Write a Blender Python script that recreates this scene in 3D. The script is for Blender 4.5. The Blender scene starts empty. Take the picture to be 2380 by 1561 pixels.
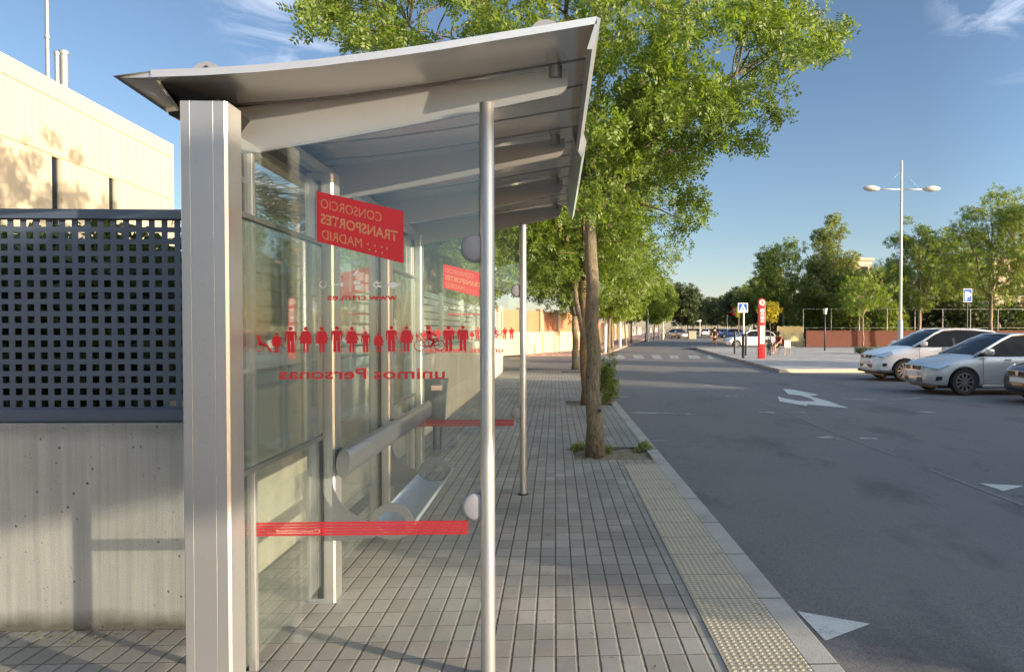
import bpy, bmesh, math, random
import numpy as np
from mathutils import Vector, Matrix
R = math.radians
SC = bpy.context.scene
COL = SC.collection
# ------------------------------------------------------------------ camera (pixels below are measured in a 2380 px wide view)
F, CX, HY, H = 1700.0, 1350.0, 764.0, 1.5
YAW = math.atan(60/1700.0)
PITCH = R(1.1)
CY = HY + F*math.tan(PITCH)
cam = bpy.data.cameras.new("camera"); camo = bpy.data.objects.new("camera", cam); COL.objects.link(camo)
cam.sensor_width = 36; cam.lens = 36*F/2380
cam.shift_x = (1190-CX)/2380; cam.shift_y = (CY-780.5)/2380
cam.clip_end = 3000; cam.clip_start = 0.05
camo.location = (0, 0, H); camo.rotation_euler = (R(90)-PITCH, 0, -YAW)
SC.camera = camo
# ------------------------------------------------------------------ light
SUN_EL, SUN_AZ = 10.5, 118.0          # azimuth clockwise from +Y (street direction)
w = bpy.data.worlds.new("World"); SC.world = w; w.use_nodes = True
wn, wl = w.node_tree.nodes, w.node_tree.links
sky = wn.new('ShaderNodeTexSky'); sky.sky_type = 'NISHITA'; sky.sun_disc = False
sky.sun_elevation = R(SUN_EL); sky.sun_rotation = R(SUN_AZ); sky.altitude = 600
sky.air_density = 1.0; sky.dust_density = 1.0; sky.ozone_density = 1.6
bg = wn['Background']; bg.inputs['Strength'].default_value = 0.15
# thin wisps of cirrus as part of the sky
tc = wn.new('ShaderNodeTexCoord')
mp = wn.new('ShaderNodeMapping'); mp.inputs['Scale'].default_value = (3.0, 3.0, 9.0); mp.inputs['Rotation'].default_value = (0.25, 0.5, 0.3)
no = wn.new('ShaderNodeTexNoise'); no.inputs['Scale'].default_value = 2.6; no.inputs['Detail'].default_value = 7; no.inputs['Roughness'].default_value = 0.62
no.inputs['Distortion'].default_value = 1.2
rp = wn.new('ShaderNodeValToRGB'); rp.color_ramp.elements[0].position = 0.47; rp.color_ramp.elements[1].position = 0.75
rp.color_ramp.elements[0].color = (0, 0, 0, 1); rp.color_ramp.elements[1].color = (1, 1, 1, 1)
mx = wn.new('ShaderNodeMixRGB'); mx.inputs[2].default_value = (7.5, 7.6, 7.8, 1)
wd_ = []
for (ax_, el_, sc_) in ((33.5, 22.0, 9.0), (-17.5, 23.5, 7.0)):
    a_, e__ = R(ax_), R(el_); sb = wn.new('ShaderNodeVectorMath'); sb.operation = 'DISTANCE'; sb.inputs[1].default_value = (math.sin(a_)*math.cos(e__), math.cos(a_)*math.cos(e__), math.sin(e__))
    wl.new(tc.outputs['Generated'], sb.inputs[0]); m1_ = wn.new('ShaderNodeMath'); m1_.operation = 'MULTIPLY_ADD'; m1_.inputs[1].default_value = -sc_; m1_.inputs[2].default_value = 1.0; m1_.use_clamp = True
    wl.new(sb.outputs['Value'], m1_.inputs[0]); wd_.append(m1_.outputs[0])
mw_ = wn.new('ShaderNodeMath'); mw_.operation = 'MAXIMUM'; wl.new(wd_[0], mw_.inputs[0]); wl.new(wd_[1], mw_.inputs[1])
wl.new(tc.outputs['Generated'], mp.inputs[0]); wl.new(mp.outputs[0], no.inputs['Vector']); wl.new(no.outputs['Fac'], rp.inputs[0])
mz_ = wn.new('ShaderNodeMath'); mz_.operation = 'MULTIPLY'; wl.new(rp.outputs[0], mz_.inputs[0]); wl.new(mw_.outputs[0], mz_.inputs[1]); wl.new(mz_.outputs[0], mx.inputs[0]); wl.new(sky.outputs[0], mx.inputs[1]); 
# sky boosted and warmed round the low sun, dimmed opposite, to light the shade
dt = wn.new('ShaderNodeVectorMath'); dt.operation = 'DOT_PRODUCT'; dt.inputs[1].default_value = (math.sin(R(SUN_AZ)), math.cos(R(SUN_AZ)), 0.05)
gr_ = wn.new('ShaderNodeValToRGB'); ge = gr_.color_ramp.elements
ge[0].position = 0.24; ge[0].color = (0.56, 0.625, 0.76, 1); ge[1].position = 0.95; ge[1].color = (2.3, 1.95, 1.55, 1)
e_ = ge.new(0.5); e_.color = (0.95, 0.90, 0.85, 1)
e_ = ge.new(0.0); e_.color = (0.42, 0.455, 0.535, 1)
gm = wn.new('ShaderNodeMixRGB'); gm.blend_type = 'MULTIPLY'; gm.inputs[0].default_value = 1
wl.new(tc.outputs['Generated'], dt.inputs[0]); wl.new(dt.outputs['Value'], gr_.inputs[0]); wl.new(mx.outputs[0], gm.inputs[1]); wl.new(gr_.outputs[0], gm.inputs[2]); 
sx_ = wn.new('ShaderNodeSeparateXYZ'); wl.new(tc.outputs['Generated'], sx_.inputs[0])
er = wn.new('ShaderNodeValToRGB'); er.color_ramp.elements[0].position = 0.0; er.color_ramp.elements[0].color = (1.55, 1.34, 1.36, 1); er.color_ramp.elements[1].position = 0.80; er.color_ramp.elements[1].color = (3.9, 3.3, 2.6, 1)  # sky above the frame brightened and warmed further to lift the shade
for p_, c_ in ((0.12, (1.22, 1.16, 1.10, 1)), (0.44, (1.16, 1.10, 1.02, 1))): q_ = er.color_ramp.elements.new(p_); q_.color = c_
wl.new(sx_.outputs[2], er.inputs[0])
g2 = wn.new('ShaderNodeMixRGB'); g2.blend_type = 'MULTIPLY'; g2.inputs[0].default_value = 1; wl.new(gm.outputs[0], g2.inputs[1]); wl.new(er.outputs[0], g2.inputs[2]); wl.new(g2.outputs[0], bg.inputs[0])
sl = bpy.data.lights.new("sun", 'SUN'); slo = bpy.data.objects.new("sun", sl); COL.objects.link(slo)
sl.energy = 5.0; sl.angle = R(0.5); sl.color = (1.0, 0.82, 0.59)
_s = Vector((math.sin(R(SUN_AZ))*math.cos(R(SUN_EL)), math.cos(R(SUN_AZ))*math.cos(R(SUN_EL)), math.sin(R(SUN_EL))))
slo.rotation_euler = _s.to_track_quat('Z', 'Y').to_euler(); slo.location = _s*50
SC.view_settings.view_transform = 'Standard'; SC.view_settings.look = 'None'
SC.view_settings.exposure = 1.25; SC.view_settings.gamma = 1
SC.cycles.max_bounces = 8; SC.cycles.transparent_max_bounces = 24
SC.cycles.use_denoising = True

# ------------------------------------------------------------------ measuring helpers
def ray(x, y):
    X = (x-CX)/F; Yv = (CY-y)/F
    f = math.cos(PITCH) + Yv*math.sin(PITCH)
    u = -math.sin(PITCH) + Yv*math.cos(PITCH)
    return (X*math.cos(YAW)+f*math.sin(YAW), -X*math.sin(YAW)+f*math.cos(YAW), u)
def G(x, y, z=0.0):                       # where the sight line through a pixel meets height z
    d = ray(x, y); t = (z-H)/d[2]
    return Vector((d[0]*t, d[1]*t, z))
def Pd(x, y, yw):                         # where it meets the upright plane at street distance yw
    d = ray(x, y); t = yw/d[1]
    return Vector((d[0]*t, yw, H+d[2]*t))
def Px(x, y, xw):
    d = ray(x, y); t = xw/d[0]
    return Vector((xw, d[1]*t, H+d[2]*t))

# ------------------------------------------------------------------ materials
def srgb(r, g, b):
    f = lambda c: ((c/255+0.055)/1.055)**2.4 if c > 10 else c/255/12.92
    return (f(r), f(g), f(b))
class NT:
    def __init__(s, name):
        s.m = bpy.data.materials.new(name); s.m.use_nodes = True
        s.n, s.l = s.m.node_tree.nodes, s.m.node_tree.links
        s.b = s.n['Principled BSDF']; s.out = s.n['Material Output']
        s.tc = None
    def add(s, t, **k):
        n = s.n.new(t)
        for a, v in k.items(): setattr(n, a, v)
        return n
    def co(s):
        if not s.tc:
            g = s.add('ShaderNodeNewGeometry'); s.tc = g.outputs['Position']
        return s.tc
    def obco(s): return s.add('ShaderNodeTexCoord').outputs['Object']
    def scale(s, v, sc, rot=(0, 0, 0)):
        m = s.add('ShaderNodeMapping'); m.inputs['Scale'].default_value = sc; m.inputs['Rotation'].default_value = rot
        s.l.new(v, m.inputs[0]); return m.outputs[0]
    def noise(s, sc, v=None, det=4, rough=.55, dist=0):
        n = s.add('ShaderNodeTexNoise'); n.inputs['Scale'].default_value = sc; n.inputs['Detail'].default_value = det
        n.inputs['Roughness'].default_value = rough; n.inputs['Distortion'].default_value = dist
        s.l.new(v if v is not None else s.co(), n.inputs['Vector']); return n.outputs['Fac']
    def ramp(s, f, stops):
        r = s.add('ShaderNodeValToRGB'); e = r.color_ramp.elements
        while len(e) < len(stops): e.new(0.5)
        for i, (p, c) in enumerate(stops):
            e[i].position = p
            e[i].color = (c, c, c, 1) if not isinstance(c, tuple) else (*c[:3], 1)
        s.l.new(f, r.inputs[0]); return r.outputs[0]
    def mix(s, f, a, b, mode='MIX'):
        m = s.add('ShaderNodeMixRGB', blend_type=mode)
        for i, v in ((0, f), (1, a), (2, b)):
            if hasattr(v, 'links'): s.l.new(v, m.inputs[i])
            elif i == 0: m.inputs[0].default_value = v
            else: m.inputs[i].default_value = (*v[:3], 1) if isinstance(v, tuple) else (v, v, v, 1)
        return m.outputs[0]
    def math(s, op, a, b=None, c=None):
        m = s.add('ShaderNodeMath', operation=op)
        for i, v in enumerate((a, b, c)):
            if v is None: continue
            if hasattr(v, 'links'): s.l.new(v, m.inputs[i])
            else: m.inputs[i].default_value = v
        return m.outputs[0]
    def sep(s, v):
        x = s.add('ShaderNodeSeparateXYZ'); s.l.new(v, x.inputs[0]); return x.outputs
    def set(s, k, v):
        i = s.b.inputs[k]
        if hasattr(v, 'links'): s.l.new(v, i)
        elif isinstance(v, tuple): i.default_value = (*v[:3], 1)
        else: i.default_value = v
        return s
    def bump(s, h, st=.3, d=.01):
        b = s.add('ShaderNodeBump'); b.inputs['Strength'].default_value = st; b.inputs['Distance'].default_value = d
        s.l.new(h, b.inputs['Height']); s.l.new(b.outputs[0], s.b.inputs['Normal']); return s
M = {}
def plain(name, col, rough=.5, metal=0.0, var=.12, vs=8, bump=0, bs=60):
    t = NT(name)
    if var:
        f = t.noise(vs, det=5)
        c = t.mix(f, tuple(x*(1-var*1.6) for x in col), tuple(min(1, x*(1+var)) for x in col))
        t.set('Base Color', c)
    else: t.set('Base Color', col)
    t.set('Roughness', rough).set('Metallic', metal)
    if bump: t.bump(t.noise(bs), bump, .005)
    M[name] = t.m; return t.m
plain('red_paint', srgb(196, 30, 38), .4, var=.05)
plain('white_paint', (.74, .74, .72), .45, var=.06)
plain('dark_metal', (.035, .04, .045), .5, .3)
plain('rubber', (.012, .012, .013), .7)
plain('rim_metal', (.52, .53, .55), .3, .9, var=.05)
plain('skin', srgb(196, 145, 118), .6, var=.05)
plain('black_cloth', (.012, .012, .015), .9)
plain('pink_cloth', srgb(222, 190, 180), .9)
plain('brown_cloth', srgb(120, 50, 44), .9)
plain('hair', (.02, .014, .01), .7)
plain('blue_sign', srgb(20, 80, 160), .4, var=.03)
plain('sign_blue_dark', (.03, .05, .09), .5, var=.03)
plain('lamp_white', (.46, .46, .43), .4, var=.06)
plain('galv', (.30, .32, .33), .45, .6, var=.12, vs=20)
plain('pale_wall', srgb(205, 185, 165), .8, var=.08, vs=1)
plain('pink_wall', srgb(200, 165, 150), .8, var=.08, vs=1)
plain('window_dark', (.012, .015, .02), .06, var=.1)
M['window_dark'].node_tree.nodes['Principled BSDF'].inputs['IOR'].default_value = 1.2
plain('brick_wall', srgb(92, 54, 44), .9, var=.2, vs=3)
plain('cardboard', srgb(205, 190, 140), .8)
plain('yellow_green', srgb(190, 180, 60), .8)
plain('grey_block', srgb(150, 146, 132), .85)
plain('bin_grey', srgb(74, 86, 94), .5, var=.1, vs=12)
plain('plastic_cap', (.19, .20, .23), .35, var=.04)
plain('headlamp', (.62, .66, .70), .06, .5, var=.15, vs=22)
plain('black_trim', (.015, .016, .018), .35, var=.1)
plain('plate', (.8, .8, .8), .4, var=.02)
plain('rail_grey', srgb(105, 105, 108), .5, .3)

def satin(name, col, rough, seed=0.0, grain=(90, 90, 2), bumpy=.06):
    t = NT(name); v = t.co()
    g = t.noise(1.0, t.scale(v, grain), det=3)
    big = t.noise(2.2, v, det=3)
    spots = t.noise(42, v, det=6)
    c = t.mix(big, tuple(x*.86 for x in col), tuple(x*1.08 for x in col))
    c = t.mix(t.ramp(spots, [(.62, 0.0), (.8, .35)]), c, tuple(x*.55 for x in col))
    t.set('Base Color', c).set('Metallic', .72)
    t.set('Roughness', t.mix(g, tuple([rough-.07]*3), tuple([rough+.1]*3)))
    bumpy and t.bump(g, bumpy, .002); M[name] = t.m
satin('aluminium', (.40, .405, .41), .38)
satin('roof_sheet', (.74, .72, .685), .22, grain=(.6, .6, .6), bumpy=0)
satin('seat_steel', (.42, .48, .56), .42, grain=(60, 2, 60), bumpy=0)
satin('bench_steel', (.20, .21, .23), .34, grain=(60, 2, 60))
satin('frame_steel', (.22, .225, .22), .4)
satin('dark_gasket', (.03, .033, .035), .5)

def glassmat(name, tint, gloss=.04, amount=.0, dirt=.05):
    t = NT(name)
    tr = t.add('ShaderNodeBsdfTransparent'); tr.inputs[0].default_value = (*tint, 1)
    gl = t.add('ShaderNodeBsdfGlossy'); gl.inputs['Roughness'].default_value = gloss; gl.inputs[0].default_value = (.95, 1, .98, 1)
    lw = t.add('ShaderNodeLayerWeight'); lw.inputs[0].default_value = .5
    fac = t.math('ADD', t.math('MULTIPLY', t.math('POWER', lw.outputs['Facing'], 5.0), .9), .04+amount)
    mxs = t.add('ShaderNodeMixShader'); t.l.new(fac, mxs.inputs[0]); t.l.new(tr.outputs[0], mxs.inputs[1]); t.l.new(gl.outputs[0], mxs.inputs[2])
    df = t.add('ShaderNodeBsdfDiffuse'); df.inputs[0].default_value = (.5, .52, .48, 1)
    dn = t.ramp(t.noise(5, det=6, rough=.7), [(.35, dirt*.6), (.75, dirt*1.6)])
    m2 = t.add('ShaderNodeMixShader'); t.l.new(dn, m2.inputs[0]); t.l.new(mxs.outputs[0], m2.inputs[1]); t.l.new(df.outputs[0], m2.inputs[2])
    t.l.new(m2.outputs[0], t.out.inputs[0]); M[name] = t.m
glassmat('glass', (.965, .985, .975), .01, 0.01, .010)
glassmat('glass_back', (.86, .89, .885), .02, .03, .05)
glassmat('decal_base', (.9, .9, .9), .2, 0, .1)
def decal(name, col, alpha):
    t = NT(name); t.set('Base Color', col).set('Roughness', .45)
    tr = t.add('ShaderNodeBsdfTransparent'); ms = t.add('ShaderNodeMixShader'); ms.inputs[0].default_value = alpha
    t.l.new(tr.outputs[0], ms.inputs[1]); t.l.new(t.b.outputs[0], ms.inputs[2]); t.l.new(ms.outputs[0], t.out.inputs[0]); M[name] = t.m
decal('decal_red', srgb(168, 18, 30), 1.0); decal('decal_band', srgb(150, 24, 38), .72)
decal('decal_letter', srgb(185, 130, 95), .8); decal('decal_grey', srgb(200, 205, 208), .75); decal('decal_pale', srgb(220, 150, 140), .5)

def asphalt():
    t = NT('asphalt'); v = t.co()
    fine = t.noise(95, v, det=4, rough=.8); mid = t.noise(14, v, det=5); big = t.noise(.45, v, det=4, dist=.4)
    c = t.mix(t.ramp(fine, [(.34, 0.0), (.66, 1.0)]), (.034, .034, .039), (.160, .157, .160))
    agg = t.add('ShaderNodeTexVoronoi'); agg.inputs['Scale'].default_value = 85; t.l.new(v, agg.inputs['Vector'])
    c = t.mix(t.ramp(agg.outputs['Distance'], [(.10, .55), (.30, 0.0)]), c, (.22, .22, .225))
    c = t.mix(t.ramp(big, [(.38, 0.0), (.62, .55)]), c, (.125, .122, .126))
    st = t.noise(.9, t.scale(v, (1.2, .5, 1)), det=5, rough=.6)
    c = t.mix(t.ramp(st, [(.55, 0.0), (.68, .55)]), c, (.024, .025, .031))
    vc = t.add('ShaderNodeTexVoronoi', feature='DISTANCE_TO_EDGE'); vc.inputs['Scale'].default_value = .33; dv = t.add('ShaderNodeVectorMath', operation='ADD'); nz = t.add('ShaderNodeTexNoise'); nz.inputs['Scale'].default_value = 2.2; nz.inputs['Detail'].default_value = 5; t.l.new(v, nz.inputs['Vector']); t.l.new(v, dv.inputs[0]); t.l.new(nz.outputs['Color'], dv.inputs[1]); t.l.new(dv.outputs[0], vc.inputs['Vector'])
    ck = t.math('MULTIPLY', t.ramp(vc.outputs['Distance'], [(.001, 1.0), (.005, 0.0)]), t.ramp(t.noise(.35, v, det=2), [(.5, 0.0), (.56, .7)]))
    c = t.mix(ck, c, (.018, .018, .02))
    c = t.mix(t.ramp(mid, [(.35, .25), (.65, 0.0)]), c, (.14, .13, .12))
    t.set('Base Color', c).set('Roughness', .82); t.bump(t.math('ADD', fine, t.math('MULTIPLY', mid, .6)), .55, .006); M['asphalt'] = t.m
asphalt()
def paving(name, c1, c2, px, py, joint=.006, rot=0.0):
    t = NT(name); v = t.co()
    if rot: v = t.scale(v, (1, 1, 1), (0, 0, rot))
    s = t.sep(v)
    u = t.math('DIVIDE', s[0], px); w_ = t.math('DIVIDE', s[1], py)
    fu, fw = t.math('FRACT', u), t.math('FRACT', w_)
    du = t.math('MULTIPLY', t.math('MINIMUM', fu, t.math('SUBTRACT', 1.0, fu)), px)
    dw = t.math('MULTIPLY', t.math('MINIMUM', fw, t.math('SUBTRACT', 1.0, fw)), py)
    wob = t.math('MULTIPLY', t.math('SUBTRACT', t.noise(22, v, det=5), .5), .011)
    dju = t.math('ADD', du, wob); djw = t.math('ADD', t.math('MULTIPLY', dw, 1.7), wob)
    dj = t.math('MINIMUM', dju, djw)
    jm = t.ramp(t.math('DIVIDE', dj, joint), [(.28, 1.0), (.9, 0.0)])
    cell = t.add('ShaderNodeCombineXYZ'); t.l.new(t.math('FLOOR', u), cell.inputs[0]); t.l.new(t.math('FLOOR', w_), cell.inputs[1])
    wn_ = t.add('ShaderNodeTexWhiteNoise', noise_dimensions='2D'); t.l.new(cell.outputs[0], wn_.inputs['Vector'])
    cell2 = t.add('ShaderNodeCombineXYZ'); t.l.new(t.math('FLOOR', t.math('DIVIDE', s[0], px*6)), cell2.inputs[0]); t.l.new(t.math('FLOOR', t.math('DIVIDE', s[1], py*5)), cell2.inputs[1])
    w2 = t.add('ShaderNodeTexWhiteNoise', noise_dimensions='2D'); t.l.new(cell2.outputs[0], w2.inputs['Vector'])
    c = t.mix(wn_.outputs[0], c1, c2)
    c = t.mix(t.math('MULTIPLY', w2.outputs[0], .22), c, tuple(x*.55 for x in c1))
    big = t.noise(1.1, v, det=6, rough=.6)
    c = t.mix(t.ramp(big, [(.40, 0.0), (.66, .6)]), c, tuple(x*.55 for x in c1))
    c = t.mix(t.ramp(t.noise(.7, v, det=4), [(.5, 0.0), (.7, .5)]), c, (.27, .205, .155))
    fine = t.noise(90, v, det=4, rough=.65)
    c = t.mix(.3, c, t.ramp(fine, [(.3, .45), (.7, 1.0)]), 'MULTIPLY')
    c = t.mix(t.ramp(t.noise(28, v, det=2), [(.70, 0.0), (.74, .5)]), c, (.06, .06, .055))
    c = t.mix(t.math('MULTIPLY', jm, .8), c, (.055, .052, .045))
    t.set('Base Color', c).set('Roughness', .8)
    h = t.math('SUBTRACT', t.math('ADD', t.math('MULTIPLY', fine, .1), t.math('MULTIPLY', wn_.outputs[0], .25)), t.ramp(t.math('DIVIDE', dj, joint), [(.1, 1.0), (1.6, 0.0)]))
    t.bump(h, .9, .007); M[name] = t.m
paving('paving', (.215, .206, .190), (.30, .288, .268), .1, .185, .0085)
paving('paving_pink', (.33, .22, .19), (.40, .28, .24), .2, .2, .006)
paving('paving_far', (.33, .33, .33), (.40, .40, .39), .4, .4, .008)
def tactile():
    t = NT('tactile'); v = t.co(); s = t.sep(v)
    p = .0333
    fx = t.math('SUBTRACT', t.math('FRACT', t.math('DIVIDE', s[0], p)), .5); fy = t.math('SUBTRACT', t.math('FRACT', t.math('DIVIDE', s[1], p)), .5)
    d = t.math('SQRT', t.math('ADD', t.math('MULTIPLY', fx, fx), t.math('MULTIPLY', fy, fy)))
    dome = t.ramp(d, [(.16, 1.0), (.36, 0.0)])
    n = t.noise(2.5, v, det=6, rough=.65)
    c = t.mix(n, (.30, .268, .20), (.44, .40, .315))
    c = t.mix(t.ramp(d, [(.3, 0.0), (.46, .5)]), c, (.15, .13, .095))
    c = t.mix(t.ramp(t.noise(9, v, det=5), [(.55, 0.0), (.75, .5)]), c, (.16, .15, .13))
    ex = t.math('FRACT', t.math('DIVIDE', s[1], .4)); j = t.ramp(ex, [(.008, 1.0), (.02, 0.0)])
    c = t.mix(j, c, (.10, .09, .07))
    t.set('Base Color', c).set('Roughness', .75); t.bump(t.math('SUBTRACT', dome, j), .9, .006); M['tactile'] = t.m
tactile()
def kerbmat():
    t = NT('kerb_stone'); v = t.co(); s = t.sep(v)
    n = t.noise(6, v, det=7, rough=.65); f = t.noise(120, v)
    c = t.mix(n, (.24, .235, .225), (.38, .372, .35)); c = t.mix(.35, c, t.ramp(f, [(.3, .5), (.7, 1.0)]), 'MULTIPLY')
    j = t.ramp(t.math('FRACT', t.math('DIVIDE', s[1], .8)), [(.010, 1.0), (.020, 0.0)])
    c = t.mix(j, c, (.04, .037, .034))
    c = t.mix(t.ramp(t.noise(3, v, det=6), [(.5, 0.0), (.72, .6)]), c, (.13, .125, .115))
    t.set('Base Color', c).set('Roughness', .85); t.bump(t.math('SUBTRACT', f, j), .5, .004); M['kerb_stone'] = t.m
kerbmat()
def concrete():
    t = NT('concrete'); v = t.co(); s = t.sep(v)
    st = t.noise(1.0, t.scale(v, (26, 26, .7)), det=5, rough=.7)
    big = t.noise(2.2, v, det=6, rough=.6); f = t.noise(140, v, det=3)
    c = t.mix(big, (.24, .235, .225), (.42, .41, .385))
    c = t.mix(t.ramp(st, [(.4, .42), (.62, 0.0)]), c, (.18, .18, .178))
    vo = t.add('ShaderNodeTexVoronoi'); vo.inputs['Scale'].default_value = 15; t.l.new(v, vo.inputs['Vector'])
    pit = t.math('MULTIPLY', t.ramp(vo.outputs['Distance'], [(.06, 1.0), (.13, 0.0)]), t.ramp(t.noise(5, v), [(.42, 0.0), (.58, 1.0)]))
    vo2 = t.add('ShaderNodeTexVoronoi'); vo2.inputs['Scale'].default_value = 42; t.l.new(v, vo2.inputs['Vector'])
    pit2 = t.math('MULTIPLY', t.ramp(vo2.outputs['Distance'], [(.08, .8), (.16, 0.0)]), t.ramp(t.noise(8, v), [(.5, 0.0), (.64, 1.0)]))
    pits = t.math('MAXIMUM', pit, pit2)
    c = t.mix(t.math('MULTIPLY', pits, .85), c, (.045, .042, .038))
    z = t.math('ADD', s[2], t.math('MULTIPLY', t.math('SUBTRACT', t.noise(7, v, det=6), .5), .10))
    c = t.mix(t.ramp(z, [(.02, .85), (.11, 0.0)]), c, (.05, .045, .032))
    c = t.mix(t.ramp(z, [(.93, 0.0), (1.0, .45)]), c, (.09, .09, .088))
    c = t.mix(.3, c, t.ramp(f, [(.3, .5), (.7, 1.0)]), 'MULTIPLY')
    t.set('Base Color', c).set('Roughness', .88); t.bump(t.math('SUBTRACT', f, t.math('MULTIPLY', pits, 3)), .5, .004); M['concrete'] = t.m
concrete()
def streaky(name, a, b):
    t = NT(name); v = t.co()
    n = t.noise(1.2, v, det=5); st = t.noise(1, t.scale(v, (9, 9, .5)), det=4)
    c = t.mix(n, a, b); c = t.mix(t.ramp(st, [(.35, .25), (.6, 0.0)]), c, tuple(x*.6 for x in a))
    t.set('Base Color', c).set('Roughness', .85); t.bump(t.noise(60, v), .25, .004); M[name] = t.m
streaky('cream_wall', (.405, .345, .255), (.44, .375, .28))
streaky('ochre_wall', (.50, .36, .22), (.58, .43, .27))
streaky('orange_panel', (.36, .15, .08), (.44, .2, .11))
streaky('light_concrete', (.45, .41, .32), (.56, .51, .41))
plain('slate_steel', srgb(72, 82, 99), .42, .25, var=.12, vs=3, bump=.05)
plain('louvre', srgb(150, 165, 160), .5, .2, var=.08)
def soilmat():
    t = NT('soil'); v = t.co(); n = t.noise(22, v, det=8, rough=.7)
    t.set('Base Color', t.mix(n, (.07, .055, .035), (.30, .24, .17))).set('Roughness', .95); t.bump(n, 1, .03); M['soil'] = t.m
soilmat()
def bark(name, a, b):
    t = NT(name); v = t.co(); n = t.noise(1, t.scale(v, (38, 38, 11)), det=7, rough=.75, dist=1.2); m2 = t.noise(9, v, det=5)
    c = t.mix(t.ramp(n, [(.36, 0.0), (.6, 1.0)]), a, b); c = t.mix(t.ramp(m2, [(.45, 0.0), (.7, .5)]), c, (.20, .17, .10))
    t.set('Base Color', c).set('Roughness', .95); t.bump(n, 1.0, .03); M[name] = t.m
bark('bark', (.045, .036, .026), (.235, .195, .14)); bark('bark_red', (.08, .045, .025), (.26, .16, .09)); bark('bark_pale', (.12, .09, .065), (.30, .24, .19))
def leafmat(name, a, b, trans=.45, gloss=.5):
    t = NT(name); g = t.add('ShaderNodeNewGeometry')
    big = t.noise(1.6, t.co(), det=2)
    f = t.math('ADD', t.math('MULTIPLY', g.outputs['Random Per Island'], .65), t.math('MULTIPLY', big, .35))
    c = t.mix(f, a, b)
    t.set('Base Color', c).set('Roughness', gloss)
    tl = t.add('ShaderNodeBsdfTranslucent'); c2 = t.mix(f, tuple((a[0]*1.5, a[1]*1.45, a[2]*.6)), tuple((b[0]*1.5, b[1]*1.45, b[2]*.6))); t.l.new(c2, tl.inputs[0])
    ms = t.add('ShaderNodeMixShader'); ms.inputs[0].default_value = trans
    t.l.new(t.b.outputs[0], ms.inputs[1]); t.l.new(tl.outputs[0], ms.inputs[2]); t.l.new(ms.outputs[0], t.out.inputs[0]); M[name] = t.m
leafmat('leaf_bright', (.055, .11, .018), (.20, .27, .04), .5)
leafmat('leaf_mid', (.055, .10, .022), (.19, .25, .05), .5)
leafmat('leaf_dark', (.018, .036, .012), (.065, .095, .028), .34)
leafmat('leaf_olive', (.075, .11, .035), (.23, .27, .09), .45)
leafmat('leaf_palm', (.05, .08, .025), (.13, .16, .06), .3)
leafmat('leaf_yellow', (.40, .36, .03), (.62, .52, .05), .4)
leafmat('dry_leaf', (.09, .065, .03), (.30, .24, .12), .1)
leafmat('flower_pink', (.35, .12, .09), (.5, .22, .16), .3)
def paintmat(name, col, metal):
    t = NT(name); n = t.noise(3, det=4)
    t.set('Base Color', t.mix(n, tuple(x*.92 for x in col), col)).set('Metallic', metal).set('Roughness', .34).set('Coat Weight', .55).set('Coat Roughness', .04); M[name] = t.m
paintmat('paint_silver', (.50, .515, .53), .3); paintmat('paint_white', (.84, .85, .87), 0); paintmat('paint_dark', (.05, .055, .07), .3)
paintmat('paint_blue', (.03, .08, .3), .1); paintmat('paint_red', (.35, .05, .04), 0); paintmat('paint_grey', (.2, .21, .22), .5)
def linepaint(name, wear):
    t = NT(name); v = t.co(); n = t.noise(60, v, det=6, rough=.7); n2 = t.noise(5, v, det=5)
    f = t.math('ADD', t.math('MULTIPLY', n, .6), t.math('MULTIPLY', n2, .5))
    t.set('Base Color', t.mix(t.ramp(f, [(wear-.08, 1.0), (wear+.1, 0.0)]), (.44, .45, .44), (.09, .092, .1))).set('Roughness', .8); M[name] = t.m
linepaint('road_paint', .43); plain('seam', (.17, .17, .175), .9, var=.35, vs=30); linepaint('road_paint_worn', .56)

# ------------------------------------------------------------------ object helpers
def tag(o, label=None, cat=None, group=None, kind=None):
    if label: o['label'] = label
    if cat: o['category'] = cat
    if group: o['group'] = group
    if kind: o['kind'] = kind
    return o
def thing(name, label, cat, loc=(0, 0, 0), rz=0.0, group=None):
    o = bpy.data.objects.new(name, None); COL.objects.link(o); o.empty_display_size = .1
    o.location = loc; o.rotation_euler = (0, 0, rz)
    return tag(o, label, cat, group)
def link(name, me, mat, parent=None, smooth=False, label=None, angle=None):
    o = bpy.data.objects.new(name, me); COL.objects.link(o)
    if mat is not None:
        me.materials.clear()
        for m_ in (mat if isinstance(mat, (list, tuple)) else [mat]): me.materials.append(M[m_] if isinstance(m_, str) else m_)
    if parent is not None: o.parent = parent
    if smooth:
        me.polygons.foreach_set('use_smooth', [True]*len(me.polygons))
        if angle: me.set_sharp_from_angle(angle=R(angle))
    if label: o['label'] = label
    return o
def dup(root, loc=None, rz=None, label=None, group=None, scale=None, mats=None):
    r = root.copy(); COL.objects.link(r)
    if loc is not None: r.location = loc
    if rz is not None: r.rotation_euler = (0, 0, rz)
    if scale is not None: r.scale = (scale,)*3 if not isinstance(scale, tuple) else scale
    if label: r['label'] = label
    if group: r['group'] = group
    for ch in list(root.children):
        c = ch.copy(); COL.objects.link(c); c.parent = r
        if mats and c.data and c.data.materials and c.data.materials[0].name in mats:
            c.data = c.data.copy(); c.data.materials[0] = M[mats[c.data.materials[0].name]]
        for g in list(ch.children):
            d = g.copy(); COL.objects.link(d); d.parent = c
    return r
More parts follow.
